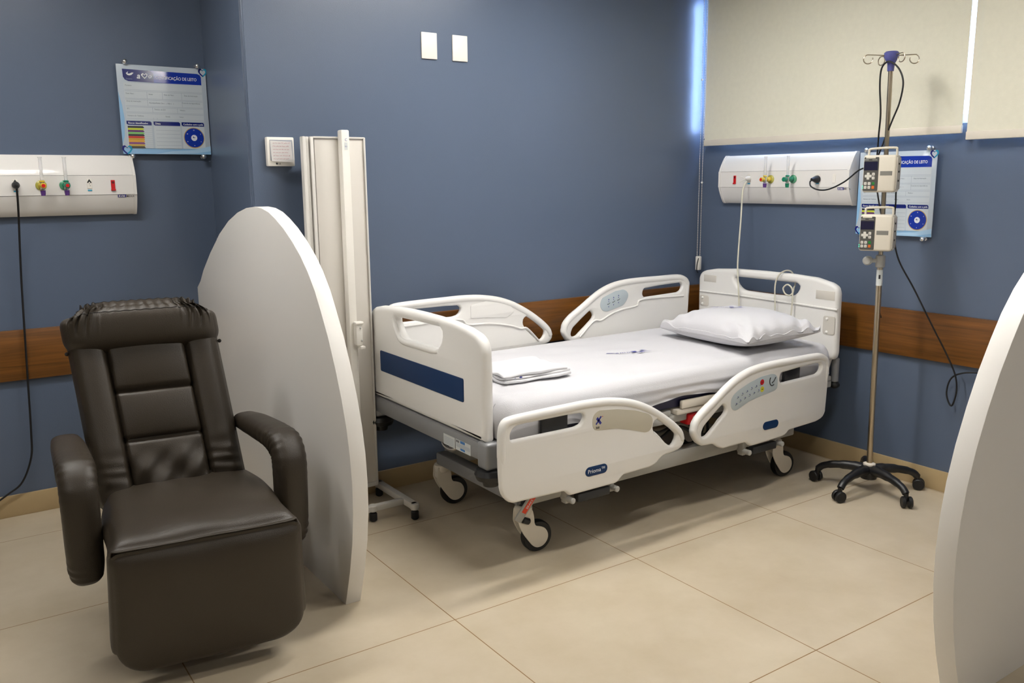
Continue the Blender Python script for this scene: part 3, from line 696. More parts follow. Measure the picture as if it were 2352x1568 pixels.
for r_, q in ((f1, [(-1.62, .80), (-1.50, .80), (-1.42, .76), (-1.50, .725), (-1.62, .735)]),):
    mb = MB(); mb.plate(mat('bed_white_moulding', ''), [(-1.66, .85), (-1.55, .868), (-1.44, .84), (-1.41, .80), (-1.46, .775), (-1.56, .785), (-1.66, .79)], [], .002, .0008, wf(-.1345), sm=2); mb.obj('moulded_cover', r_)

# footboard
FBO = [(-.088, .492), (-.088, .692), (-.089, .835), (-.101, .868), (-.132, .887), (-.199, .900), (-.304, .909), (-.420, .914), (-.555, .915), (-.68, .913), (-.79, .909), (-.895, .899), (-.965, .883), (-.996, .864), (-1.010, .83), (-1.013, .747), (-1.013, .602), (-1.013, .492)]
FBH = [(-.335, .868), (-.530, .872), (-.700, .874), (-.722, .855), (-.706, .812), (-.668, .784), (-.530, .784), (-.40, .784), (-.362, .808), (-.326, .852)]
YZ = lambda x: frame((x, 0, 0), (0, 1, 0), (0, 0, 1))
mb = MB(); mb.plate(M_bedw, FBO, [FBH], .048, .021, YZ(-2.131), sm=1, hs=1, res=4)
mb.tube(M_bedw, [(-2.150, a, b) for a, b in [(-.312, .872), (-.325, .842), (-.355, .797), (-.40, .774), (-.53, .774), (-.66, .774), (-.69, .782)]], [.002, .009, .012, .012, .012, .012, .012, .009, .002], 12, smooth=5)
fb = mb.obj('footboard', bed, angle=45)
mb = MB(); mb.plate(M_blue, rrect(-.878, .617, -.19, .707, .008), [], .004, .0012, YZ(-2.1555), sm=0); mb.obj('blue_inlay', fb, label='long dark blue inlay panel')
# headboard
HBO = [(-.158, .50), (-.154, .731), (-.152, .880), (-.165, .908), (-.195, .922), (-.267, .936), (-.416, .947), (-.604, .950), (-.78, .949), (-.913, .943), (-1.005, .924), (-1.035, .908), (-1.046, .880), (-1.048, .729), (-1.050, .585), (-1.042, .557), (-1.015, .552), (-1.00, .50)]
HBH = [(-.405, .905), (-.448, .905), (-.607, .906), (-.808, .906), (-.828, .888), (-.805, .850), (-.769, .836), (-.647, .834), (-.48, .836), (-.448, .845), (-.418, .870)]
mb = MB(); mb.plate(M_bedw, HBO, [HBH], .045, .018, YZ(-.150), sm=1, hs=1, res=4)
mb.tube(M_bedw, [(-.174, -.17, .806), (-.174, -.45, .808), (-.174, -.62, .806), (-.174, -.85, .804), (-.174, -1.05, .80)], .005, 8)
for y0, y1, z0, z1 in ((-.285, -.195, .862, .90), (-1.03, -.925, .842, .885)):
    mb.box(mat('moulding_recess_shade', '#c8c3ba', .45), (-.1728, (y0+y1)/2, (z0+z1)/2), (.002, y1-y0, z1-z0), .0008)  # recesses are flat plates; their shade is put into the darker tone
hb = mb.obj('headboard', bed, angle=45)
for y0, y1, z0, z1 in ((-.235, -.168, .725, .785), (-1.040, -.975, .675, .765)):
    mb = MB(); mb.plate(mat('moulding_recess_shade', ''), rrect(y0, z0, y1, z1, .012), [], .003, .001, YZ(-.1735), sm=0)  # no depth here either, recess shade is in the plate colour
    for z in (z0+.012, z1-.014): mb.sphere(M_bedw, (-.175, (y0+y1)/2+.01, z), .008, 8)
    mb.obj('bolt_recess', hb)
# upper frame: foot end cross box, side beams, sleeping deck
mb = MB(); mb.lohi(M_grey, (-2.158, -1.015, .420), (-2.092, -.080, .489), .010)
mb.lohi(M_grey, (-2.160, -1.035, .392), (-2.085, -.965, .495), .014, 4); mb.lohi(M_grey, (-2.160, -.135, .392), (-2.085, -.065, .495), .014, 4)
ff = mb.obj('foot_end_frame', bed)
mb = MB(); T = frame((-2.1592, 0, 0), (0, -1, 0), (0, 0, 1))
mb.rect(M_stick, .727, .424, .812, .466, T); mb.rect(M_stick, .818, .424, .925, .466, T)
T = frame((-2.1596, 0, 0), (0, -1, 0), (0, 0, 1)); mb.rect(mat('label_blue', '#2e6fb0', .4), .852, .455, .885, .465, T); mb.rect(mat('label_blue', ''), .852, .428, .885, .436, T)
for k in range(4): mb.rect(M_inkk, .822+.006*k, .454, .826+.006*k, .463, T)
for k in range(5): mb.rect(M_line, .732, .430+.006*k, .805, .4315+.006*k, T); mb.rect(M_line, .822, .438+.003*k, .92, .439+.003*k, T)
mb.obj('rating_plate', ff, label='white rating labels')
mb = MB()
for y in (-1.0, -.2): mb.lohi(M_lgrey, (-2.09, y-.025, .415), (-.15, y+.025, .450), .006)
for x in (-1.7, -1.2, -.7, -.2): mb.lohi(M_lgrey, (x-.02, -1.0, .415), (x+.02, -.2, .448), .004)
mb.obj('upper_frame', bed)
mb = MB()
for x0, x1, y0, m_ in ((-2.08, -1.60, -1.03, M_lgrey), (-1.58, -1.24, -1.03, M_lgrey), (-1.22, -.92, -1.045, M_offw), (-.90, -.16, -1.03, M_lgrey)): mb.lohi(m_, (x0, y0, .450), (x1, -.17, .474), .006)
mb.lohi(M_offw, (-1.20, -1.052, .476), (-.98, -1.034, .512), .006)
mb.obj('sleeping_deck', bed)
for x, h_ in ((-1.885, .062), (-.52, .055)):
    mb = MB(); mb.lohi(M_blackp, (x-h_, -1.078, .455), (x+h_, -1.060, .575), .008); mb.lohi(M_blackp, (x-h_*.7, -1.075, .45), (x+h_*.7, -1.02, .468), .004)
    mb.obj('mattress_retainer', bed, label='black mattress retainer')
mb = MB(); mb.lohi(M_lgrey, (-1.93, -.975, .195), (-.35, -.915, .265), .008); mb.lohi(M_lgrey, (-1.93, -.385, .195), (-.35, -.325, .265), .008)
for x in (-1.95, -.42): mb.lohi(M_grey, (x-.03, -.96, .20), (x+.03, -.34, .255), .008)  # cross beams in darker grey, shade under the bed put into their colour
mb.obj('lower_chassis', bed)
mb = MB()
for x in (-1.72, -.70):
    mb.lohi(M_dgrey, (x-.08, -.68, .255), (x+.08, -.52, .36), .01); mb.lohi(M_grey, (x-.06, -.66, .34), (x+.06, -.54, .44), .01)
mb.tube(M_dgrey, [(-1.60, -.6, .30), (-1.1, -.6, .36), (-.80, -.6, .30)], .025, 12); mb.lohi(M_blackp, (-1.35, -.75, .30), (-1.0, -.5, .40), .015)
mb.obj('lift_column', bed)
mb = MB()
for a in (0, 1): mb.tube(M_black, [(-1.36+.05*a, -.92, .42), (-1.25, -.95, .33+.03*a), (-1.10, -.93, .36), (-.98+.04*a, -.95, .30), (-.9, -.90, .42)], .006, 8, smooth=5)
mb.tube(M_lgrey, [(-1.20, -.98, .41), (-1.14, -.97, .38), (-1.0, -.95, .385), (-.92, -.93, .43)], .003, 6, smooth=4); mb.obj('motor_cable', bed)
mb = MB(); mb.box(M_red, (-1.105, -1.01, .418), (.080, .05, .050), .006); o = mb.obj('release_grip', bed, label='red emergency release grip')
mb = MB(); mb.plate(M_pad, [(-.018, -.008), (.018, -.008), (.018, .008), (-.018, .008)], [], .001, .0003, wf(-1.0358, -1.10, .423), sm=2); mb.obj('grip_label', o)
mb = MB(); mb.cyl(M_blackp, (-1.02, -1.03, .305), (-1.02, -.98, .305), .016, 14, .003); mb.obj('rail_lock_knob', bed)
# bumper rollers and posts at the corners
for x, y, z in ((-2.122, -1.000, .372), (-2.122, -.10, .372), (-.112, -1.015, .495)):
    mb = MB()
    if x < -1: mb.lathe(M_blackp, [(0, -.045), (.028, -.045), (.032, -.026), (.052, -.020), (.060, 0), (.052, .018), (.03, .024), (0, .024)], Matrix.Translation((x, y, z)), 28)
    else: mb.cyl(M_grey, (x, y, z-.06), (x, y, z+.06), .018, 16, .004); mb.sphere(M_black, (x, y, z-.075), .026, 14, (1, 1, .7))
    mb.obj('bumper_roller', bed, label='black corner bumper')
# small hooks under the foot end
mb = MB(); mb.cyl(M_grey, (-2.05, -.62, .36), (-2.05, -.62, .43), .02, 14); mb.tube(M_chrome, [(-2.09, -.60, .40), (-2.10, -.62, .385), (-2.105, -.66, .378), (-2.11, -.71, .385), (-2.11, -.74, .40)], .007, 10, smooth=5); mb.obj('manual_crank', bed, label='chrome crank handle')
# casters
def caster(x, y, rz, red=False):
    "x, y is the stem; the wheel trails towards local +x"
    R = .0625
    root = bpy.data.objects.new('caster', None); COL.objects.link(root); root.parent = bed; root.location = (x, y, 0); root.rotation_euler = (0, 0, rz)
    mb = MB()
    mb.lathe(M_black, [(R*.80, -.017), (R*.94, -.017), (R, -.010), (R, .010), (R*.94, .017), (R*.80, .017)], frame((.055, 0, R), (1, 0, 0), (0, 0, 1)), 40)
    mb.lathe(M_offw, [(0, -.014), (R*.80, -.014), (R*.80, .014), (0, .014)], frame((.055, 0, R), (1, 0, 0), (0, 0, 1)), 32); mb.obj('wheel', root)
    for e in (-1, 1):
        mb = MB(); cov = [(-.030, .185), (.026, .185), (.034, .150), (.036, .112), (.062, .106), (.084, .094), (.097, .068), (.092, .042), (.072, .023), (.046, .020), (.026, .032), (.008, .056), (-.016, .09), (-.034, .13)]
        mb.plate(M_offw, cov, [], .006, .002, wf(e*.023), sm=2); mb.obj('wheel_cover', root)
    mb = MB(); mb.lathe(M_offw, [(0, .160), (.030, .160), (.034, .172), (.034, .190), (.026, .196), (0, .196)], None, 24)
    mb.cyl(M_dgrey, (0, 0, .19), (0, 0, .23), .017, 14); mb.lohi(M_offw, (-.028, -.021, .13), (.024, .021, .172), .004); mb.obj('stem', root)
    if red:
        mb = MB(); mb.cyl(M_blackp, (-.022, -.028, .150), (.012, -.028, .135), .013, 12, .005); mb.obj('brake_cam', root)
    return root
for x, y, rz, r_ in ((-1.945, -.955, -.12, 1), (-.470, -.955, -.12, 0), (-1.945, -.33, -.12, 0), (-.470, -.33, -.12, 0)): caster(x, y, rz, r_)
mb = MB(); d = Vector((.07, -.02, .105)).normalized(); a = Vector((-1.995, -.985, .150)); q = frame(a, d, (-d.z, 0, d.x))
mb.box(M_lgrey, (.075, 0, 0), (.15, .034, .010), .003); mb.bm.transform(q); o = mb.obj('brake_pedal', bed)
mb = MB(); mb.box(M_redlab, (.09, -.0, .006), (.10, .020, .002), .0005); mb.text(M_wtxt, 'BRAKE', .014, .06, -.005, z=.0075); mb.bm.transform(q); mb.obj('pedal_label', o, label='red orange label')

# ------------------------------------------------------------------ mattress, sheet, pillow, folded linen
mt = MB(); mt.soft(M_navy, (1.86, .832, .134), .02, None, (12, 12, 6)); o = mt.obj('mattress'); o.location = (-1.14, -.612, .5425); tag(o, 'navy vinyl mattress showing below the hem of the white sheet', 'mattress')
def hsh(x, y=0): return math.sin(x*12.9+y*78.2)
def sheet_mesh():
    t = bmesh.new(); X0, X1, Y0, Y1, Z = -2.095, -.182, -1.052, -.172, .640; r = .055
    NX, prof = 150, []
    def ring(s_):                     # s_ in 0..1 across the bed from near hem to far hem -> (y, z, hang)
        return s_
    NT, NS = 40, 14
    rows = []
    for i in range(NX+1):
        x = X0+(X1-X0)*i/NX; row = []
        hem = .014+.030*math.exp(-((x+1.15)/.28)**2)-.030*math.exp(-((x+2.05)/.16)**2)-.012*math.exp(-((x+.3)/.3)**2)+.020*math.exp(-((x+1.80)/.10)**2)+.004*math.sin(x*9)
        hemz = .485+hem
        er = min((x-X0), (X1-x)); ez = 0 if er > r else -(r-math.sqrt(max(0, r*r-(r-er)**2)))
        inset = 0 if er > r*1.2 else .03*(1-er/(r*1.2))**2
        pts = []
        for j in range(NS+1):          # near side, from hem up
            f = j/NS; z = hemz+(Z-r-hemz)*f
            wv = .0045*math.sin(x*17+f*5+1.5*math.sin(x*3))*(1-f)+.004*math.sin(x*38+f*9)*(1-f)**2+.006*math.sin(f*11+x*2.2)*math.exp(-((x+1.0)/.5)**2)*(1-f*.6)
            pts.append((Y0+inset-wv-.004, z+ez*(f)))
        for k in range(1, 9): a = PI/2*k/8; pts.append((Y0+inset+r-r*math.cos(a), Z-r+r*math.sin(a)+ez))
        for j in range(1, NT):
            f = j/NT; y = Y0+r+(Y1-Y0-2*r)*f
            zz = .0015*math.sin(x*21+f*6+2*math.sin(f*7))+.0014*math.sin(x*6-f*19+math.sin(x*8))+.0016*math.sin(f*31+x*3.1+math.sin(x*5)*1.5)
            pts.append((y, Z+zz+ez+.004*math.sin(PI*f)))
        for k in range(8, 0, -1): a = PI/2*k/8; pts.append((Y1-inset-r+r*math.cos(a), Z-r+r*math.sin(a)+ez))
        for j in range(NS+1): f = 1-j/NS; pts.append((Y1-inset+.004, .52+(Z-r-.52)*f+ez*f))
        xx = x+ (-.012 if i == 0 else 0)
        rows.append([t.verts.new((xx, y, z)) for y, z in pts])
    for a, b in zip(rows, rows[1:]):
        for k in range(len(a)-1): t.faces.new((a[k], b[k], b[k+1], a[k+1]))
    # ends hang down
    for row, x, s_ in ((rows[0], X0-.006, -1), (rows[-1], X1+.004, 1)):
        low = [t.verts.new((x, v.co.y, min(v.co.z-.002, max(.50, v.co.z-.08)))) for v in row]
        for k in range(len(row)-1): t.faces.new((row[k], row[k+1], low[k+1], low[k]) if s_ > 0 else (row[k+1], row[k], low[k], low[k+1]))
    bmesh.ops.recalc_face_normals(t, faces=t.faces)
    return t
mb = MB(); mb._merge(sheet_mesh(), M_sheet); sheet = mb.obj('bed_sheet', angle=60); tag(sheet, 'white cotton sheet stretched over the hospital bed mattress, with small purple print', 'bed sheet')
def amo_mark(mb, s, M):
    I = M_ink
    mb.flat(I, [(-.5*s, -.02*s), (-.44*s, .05*s), (-.34*s, .03*s), (-.22*s, -.03*s), (-.34*s, .0), (-.44*s, .015*s)], M)
    mb.text(I, 'a', .17*s, -.30*s, -.06*s, M, shear=.3); mb.text(I, 'm', .17*s, -.21*s, -.06*s, M, shear=.3); mb.text(I, 'o', .17*s, -.07*s, -.06*s, M, shear=.3)
    mb.flat(I, [(.06*s, .06*s), (.18*s, .07*s), (.20*s, .0), (.10*s, -.04*s)], M); mb.flat(I, [(.26*s, .09*s), (.36*s, .13*s), (.44*s, .05*s), (.34*s, .06*s)], M)
    mb.flat(I, [(.14*s, -.05*s), (.34*s, -.0*s), (.52*s, -.03*s), (.34*s, -.04*s), (.18*s, -.09*s)], M)
mb = MB(); amo_mark(mb, .23, frame((-1.135, -.645, .6475), (.96, -.28, 0), (.28, .96, 0))); mb.obj('printed_mark', sheet, label='purple printed mark')

def pil(p, u, v, w_):
    e = (1-abs(u)**2.6)*(1-abs(v)**2.6)
    e = max(0, e)**.55
    k = .10+.90*e
    pin = 1-.10*(1-abs(u)**2)*(abs(v)**3); pin2 = 1-.08*(1-abs(v)**2)*(abs(u)**3)
    z = p.z*k
    c = abs(u)*abs(v)
    z += .006*math.sin(u*9+v*14)*c*(1 if w_ > 0 else .3)+.017*math.sin((u-v)*15+2*u)*max(0, c-.18)*(w_ > 0)+.004*math.sin(u*16-v*3)*abs(v)**2*(w_ > 0)+.0025*math.sin(v*8+u*5)
    if w_ < 0: z = p.z*(.10+.55*e)
    return (p.x*pin2, p.y*pin, z)
mb = MB(); mb.soft(M_sheet, (.46, .62, .19), .012, pil, (44, 52, 10)); pw = mb.obj('pillow', angle=60)
pw.location = (-.535, -.755, .712); pw.rotation_euler = (-.02, -.03, -.10); tag(pw, 'plump white pillow lying at the head of the hospital bed', 'pillow')
mb = MB(); amo_mark(mb, .17, frame((-.03, .04, .1005), (.62, -.78, 0), (.78, .62, .02))); mb.obj('printed_mark', pw, label='purple printed mark')

def lin(sx, sy, th, m=M_linen, seed=1):
    rnd = random.Random(seed); ph = rnd.uniform(0, 6)
    def f(p, u, v, w_):
        return (p.x+.004*math.sin(v*5+ph), p.y+.003*math.sin(u*6+ph), p.z+.0022*math.sin(u*6+ph)*math.cos(v*5)+.002*math.sin(v*9+u*3+ph)*(w_ > 0))
    mb = MB(); mb.soft(m, (sx, sy, th), th*.49, f, (22, 22, 6)); return mb
ln = thing('folded_linen', 'folded white linen lying on the sheet near the footboard', 'folded cloth', (-1.790, -.720, .6485), -.02)
z = 0
for k, (sx, sy, th, dx, dy) in enumerate(((.32, .27, .013, 0, 0), (.315, .262, .011, .004, .004), (.31, .258, .013, -.004, .002))):
    mb = lin(sx, sy, th, seed=k+3); mb.bm.transform(Matrix.Translation((dx, dy, z+th/2))); mb.obj('folded_layer', ln, angle=60); z += th*.94
mb = MB(); T = wf(-.1345, -.095, .022); mb.flat(M_ink, [(-.002, 0), (.008, .004), (.016, 0), (.009, -.004)], T); mb.flat(M_ink, [(-.022, 0), (-.016, .002), (-.018, -.002)], T); mb.obj('printed_mark', ln, label='small purple print on the fold')

# ------------------------------------------------------------------ recliner chair
rc = thing('recliner_chair', 'dark brown leatherette recliner with padded arms and a gathered headrest', 'armchair', (-3.140, -.858, 0), -.12)
SH = Matrix(((1, 0, -.085, .038), (0, 1, 0, 0), (0, 0, 1, 0), (0, 0, 0, 1)))
def wr_seat(p, u, v, w_):
    x, y, z = p; top = w_ > 0
    kn = 1.0
    if v < -.35: q = (-v-.35)/.65; kn = math.sqrt(max(0, 1-q**2.6))*.96+.04
    z = z*kn+.024*(1-kn)
    if top: z += .014*(1-u*u)*(1-v**4)-.016*max(0, (abs(u)-.75)/.25)**2*kn+.0018*math.sin(u*7+v*5)
    z += -.022*v
    x *= 1-.10*max(0, v)**2
    if v < 0: x *= 1-.025*math.sin(PI*min(1, -v))
    return (x, y, z)
SS = (.520, .62, .11)
mb = MB(); mb.soft(M_leather, SS, .04, wr_seat, (34, 40, 12)); mb.bm.transform(Matrix.Translation((.003, -.010, .408))); seat = mb.obj('seat', rc, angle=75)
FRS = (.522, .10, .400)
def fr(p, u, v, w_):
    x, y, z = p; x0 = x
    kn = 1.0
    if w_ > .55: q = (w_-.55)/.45; kn = math.sqrt(max(0, 1-q**2.4))*.97+.03
    y = y*kn-.040*(1-kn)
    if w_ < 0:
        c = max(0, (abs(u)-.60)/.40); z += .075*c**2.6*abs(w_)**2; x *= 1-.05*abs(w_)**6*abs(u)
    x *= 1+.060*(1-w_)*.5
    if v < 0: y -= .022*(1-u**4)*(1-w_**4)*kn
    if v < 0: y += .0016*math.sin(u*6+w_*9)*(1-abs(u))
    return (x, y, z)
mb = MB(); mb.soft(M_leather, FRS, .035, fr, (40, 10, 44)); mb.bm.transform(Matrix.Translation((.006, -.246, .256)) @ Matrix.Rotation(.140, 4, 'X')); mb.obj('footrest', rc, angle=75)
# backrest
BW, BD, BH = .475, .125, .60
def bk(p, u, v, w_):
    x, y, z = p; fm = max(0, -v)**2
    ax = abs(x); gx = .124
    d = .022*math.exp(-((ax-gx)/.0060)**2)
    inn = 1 if ax < gx else 0
    zz = z/BH                                   # -.5 .. .5
    GL = (-.125, .150)
    for g in GL: d += inn*.020*math.exp(-((zz-g)/.010)**2)
    if ax < gx:
        lo, hi = (-.5, GL[0]) if zz < GL[0] else ((GL[0], GL[1]) if zz < GL[1] else (GL[1], .5))
        f = (zz-lo)/(hi-lo); d -= .018*math.sin(PI*min(1, max(0, f)))**.45*max(0, math.cos(ax/gx*PI/2))**.35
    else:
        f = (ax-gx)/(BW/2-gx); d -= .020*math.sin(PI*min(1, max(0, f*.9+.05)))**.6
        low = max(0, (-zz-.10)*3.2); d += .0050*(math.sin(z*135+u*4+2*math.sin(z*37))+.6*math.sin(z*83-x*40))*min(1, low)*(1 if u > 0 else .45)
    if zz < GL[0]-.03 and ax < gx: k = min(1, (GL[0]-.03-zz)*7); d += k*(.007*math.sin(x*44+z*26)+.005*math.sin(x*70-z*60))
    y += fm*d
    return (x, y, z)
LEAN = .325
Bm = SH @ Matrix.Translation((-.024, .293, .415)) @ Matrix.Rotation(-LEAN, 4, 'X') @ Matrix.Translation((0, 0, BH/2-.06))
mb = MB(); mb.soft(M_leather, (BW, BD, BH), .045, bk, (86, 12, 90)); mb.bm.transform(Bm); back = mb.obj('backrest', rc, angle=75)
mb = MB()
for e in (-1, 1): mb.tube(M_leathdk, [Bm @ (softpt((BW, BD, BH), .045, bk, e*.522, -1, w_)+Vector((0, -.0005, 0))) for w_ in [-.9+1.6*k/40 for k in range(41)]], .0015, 6)
mb.obj('seam_piping', back)
HS = (.492, .165, .178)
def hd(p, u, v, w_):
    x, y, z = p; au = abs(u); wp = max(0, w_)
    x *= 1-.15*wp**2.5
    z += -.030*au**5*wp**1.2
    g = max(0, (au-.50)/.50)
    t_ = max(0, w_+.25)/1.25
    ph = u*70+2.2*math.sin(w_*2.4+u*5)
    wv = (math.sin(ph)+.45*math.sin(ph*1.7+1))*math.sin(PI*min(1, g*1.15))**.5*t_ if g > 0 else 0
    y += (.0125*wv if v < 0 else 0); z += .0095*(math.sin(u*66)+.6*math.sin(u*104))*g*wp
    z += .0016*math.sin(u*47+v*2)*(1-g)*wp
    y += -.014*(1-w_*w_)*(v < 0)*(1-u**4)
    return (x, y, z)
Hm = SH @ Matrix.Translation((-.024, .293, .415)) @ Matrix.Rotation(-LEAN, 4, 'X') @ Matrix.Translation((0, -.018, .552)) @ Matrix.Rotation(.16, 4, 'X')
mb = MB(); mb.soft(M_leather, HS, .060, hd, (130, 30, 30)); mb.bm.transform(Hm); head = mb.obj('headrest', rc, angle=85)
mb = MB()
for v, w_ in ((-1, .62), (-.45, 1)):
    mb.tube(M_leathdk, [Hm @ (softpt(HS, .060, hd, -.97+1.94*k/130, v, w_)+Vector((0, -.0004, .0002))) for k in range(131)], .0013, 5)
for e in (-1, 1): mb.sphere(M_leathdk, Hm @ Vector((e*.240, -.035, -.075)), .007, 8)
mb.obj('stitching', head, label='dark stitching lines')
for e in (-1, 1):
    sk = (lambda y: (.305-.060*max(0, y/.34)) if e > 0 else (-.307-.022*max(0, y/.34)))
    P = [(sk(y), y, z) for y, z in ((.36, .592), (.27, .597), (.18, .598), (.08, .596), (.018, .582), (-.014, .540), (-.016, .465), (-.010, .385), (-.002, .32), (.010, .278), (.026, .252))]
    def wr(f, a):
        k = math.exp(-((f-.43)/.060)**2)
        c_ = .5+.5*math.cos(a-PI)
        k2 = math.exp(-((f-.40)/.12)**2)
        sd = max(0, -math.sin(a)*e)
        return k*(.16*math.sin(f*190)*c_**2-.14*c_**3)+k2*.035*math.sin(f*170)*abs(math.sin(a))+math.exp(-((f-.84)/.05)**2)*.05*math.sin(f*120+a)*sd
    mb = MB(); mb.tube(M_leather, P, [.028, .033, .035, .038, .044, .048, .047, .046, .045, .042, .022], 32, smooth=14, ref=(0, 0, 1), e=.72, wr=wr, ws=[.044, .050, .052, .053, .054, .053, .052, .052, .051, .046, .026])
    mb.obj('armrest', rc, angle=70)
mb = MB(); mb.lohi(M_black, (-.20, -.15, .14), (.20, .20, .34), .01)
for x in (-.17, .17):
    mb.lohi(M_blackp, (x-.02, -.06, .03), (x+.02, .26, .07), .006); mb.lohi(M_blackp, (x-.02, -.04, .06), (x+.02, .10, .16), .004)
    for y in (-.03, .23): mb.cyl(M_black, (x, y, 0), (x, y, .035), .018, 12, .003)
mb.obj('base_frame', rc)
mb = MB()
for e in (-1, 1): mb.box(M_blackp, (e*.25, .10, .36), (.10, .05, .03), .006)
mb.obj('arm_bracket', rc)

# ------------------------------------------------------------------ drip stand with two infusion pumps
iv = thing('iv_stand', 'tall steel drip stand on a black five-wheeled base beside the bed head', 'iv stand', (-.260, -1.325, 0))
def tilt(z): return Vector((-.020*(z-.1)/1.8, .015*(z-.1)/1.8, z))
for k in range(5):
    a = math.radians(39+72*k); c_, s_ = math.cos(a), math.sin(a)
    mb = MB(); pr = [(.0, .098), (.05, .104), (.10, .104), (.16, .096), (.205, .082), (.228, .062)]
    mb.tube(M_blackp, [(c_*r, s_*r, z) for r, z in pr], [.026, .024, .021, .018, .016, .016], 12, smooth=4, ref=(0, 0, 1), sx=1.0)
    arm = mb.obj('base_leg', iv)
    mb = MB(); w0 = Vector((c_*.236, s_*.236, .026)); ax = Vector((math.cos(a+1.1), math.sin(a+1.1), 0))
    for e in (-1, 1): mb.cyl(M_black, w0+ax*e*.006, w0+ax*e*.022, .026, 20, .004)
    mb.cyl(M_blackp, (c_*.230, s_*.230, .03), (c_*.230, s_*.230, .066), .010, 12); mb.obj('caster', arm)
mb = MB(); mb.lathe(M_blackp, [(0, .055), (.035, .06), (.040, .10), (.034, .122), (0, .124)], None, 24); mb.lathe(M_offw, [(0, .122), (.027, .122), (.027, .130), (.016, .134), (0, .134)], None, 24); mb.obj('hub', iv)
mb = MB(); mb.cyl(M_steel, tilt(.10), tilt(1.03), .0125, 24); lp = mb.obj('lower_pole', iv)
mb = MB(); mb.cyl(M_stick, tilt(.95), tilt(1.02), .0135, 24); mb.rect(M_inkk, -.004, .0, .004, .018, frame(tilt(.98)+Vector((-.0115, -.0075, 0)), (.53, -.85, 0), (0, 0, 1))); mb.obj('pole_label', lp, label='white label round the pole')
mb = MB(); mb.cyl(M_steel, tilt(1.0), tilt(1.885), .0095, 20); mb.obj('upper_pole', iv)
mb = MB(); mb.cyl(M_lgrey, tilt(1.030), tilt(1.085), .020, 20, .004); mb.cyl(M_lgrey, tilt(1.060)+Vector((-.015, .012, 0)), tilt(1.060)+Vector((-.040, .032, 0)), .009, 12)
mb.cyl(M_lgrey, tilt(1.060)+Vector((-.036, .030, 0))+Vector((.012, .012, 0)), tilt(1.060)+Vector((-.054, .030, 0)), .020, 20, .006); mb.obj('height_clamp', iv, label='grey height clamp with round knob')
M_hook = mat('violet_plastic', '#4f5290', .4)
hp = tilt(1.90)
mb = MB(); mb.lathe(M_hook, [(0, -.04), (.013, -.04), (.015, -.01), (.024, .008), (.030, .016), (.030, .034), (.024, .040), (0, .040)], Matrix.Translation(hp), 20); mb.obj('hook_head', iv)
for k, a in enumerate((-.60, -.60+PI, -.60+PI/2+.3, -.60-PI/2+.3)):
    d = Vector((math.cos(a), math.sin(a), 0)); h = hp+Vector((0, 0, .024)); L = .098 if k < 2 else .06
    loop = [h+d*.02, h+d*L+Vector((0, 0, .003))]
    for q in range(1, 15):
        b = PI/2-q/14*PI*1.62; loop.append(h+d*(L+.018*math.cos(b)*1.1)+Vector((0, 0, -.015+.018*math.sin(b))))
    mb = MB(); mb.tube(M_steel, loop, .0023, 8, smooth=2); mb.obj('bag_hook', iv)

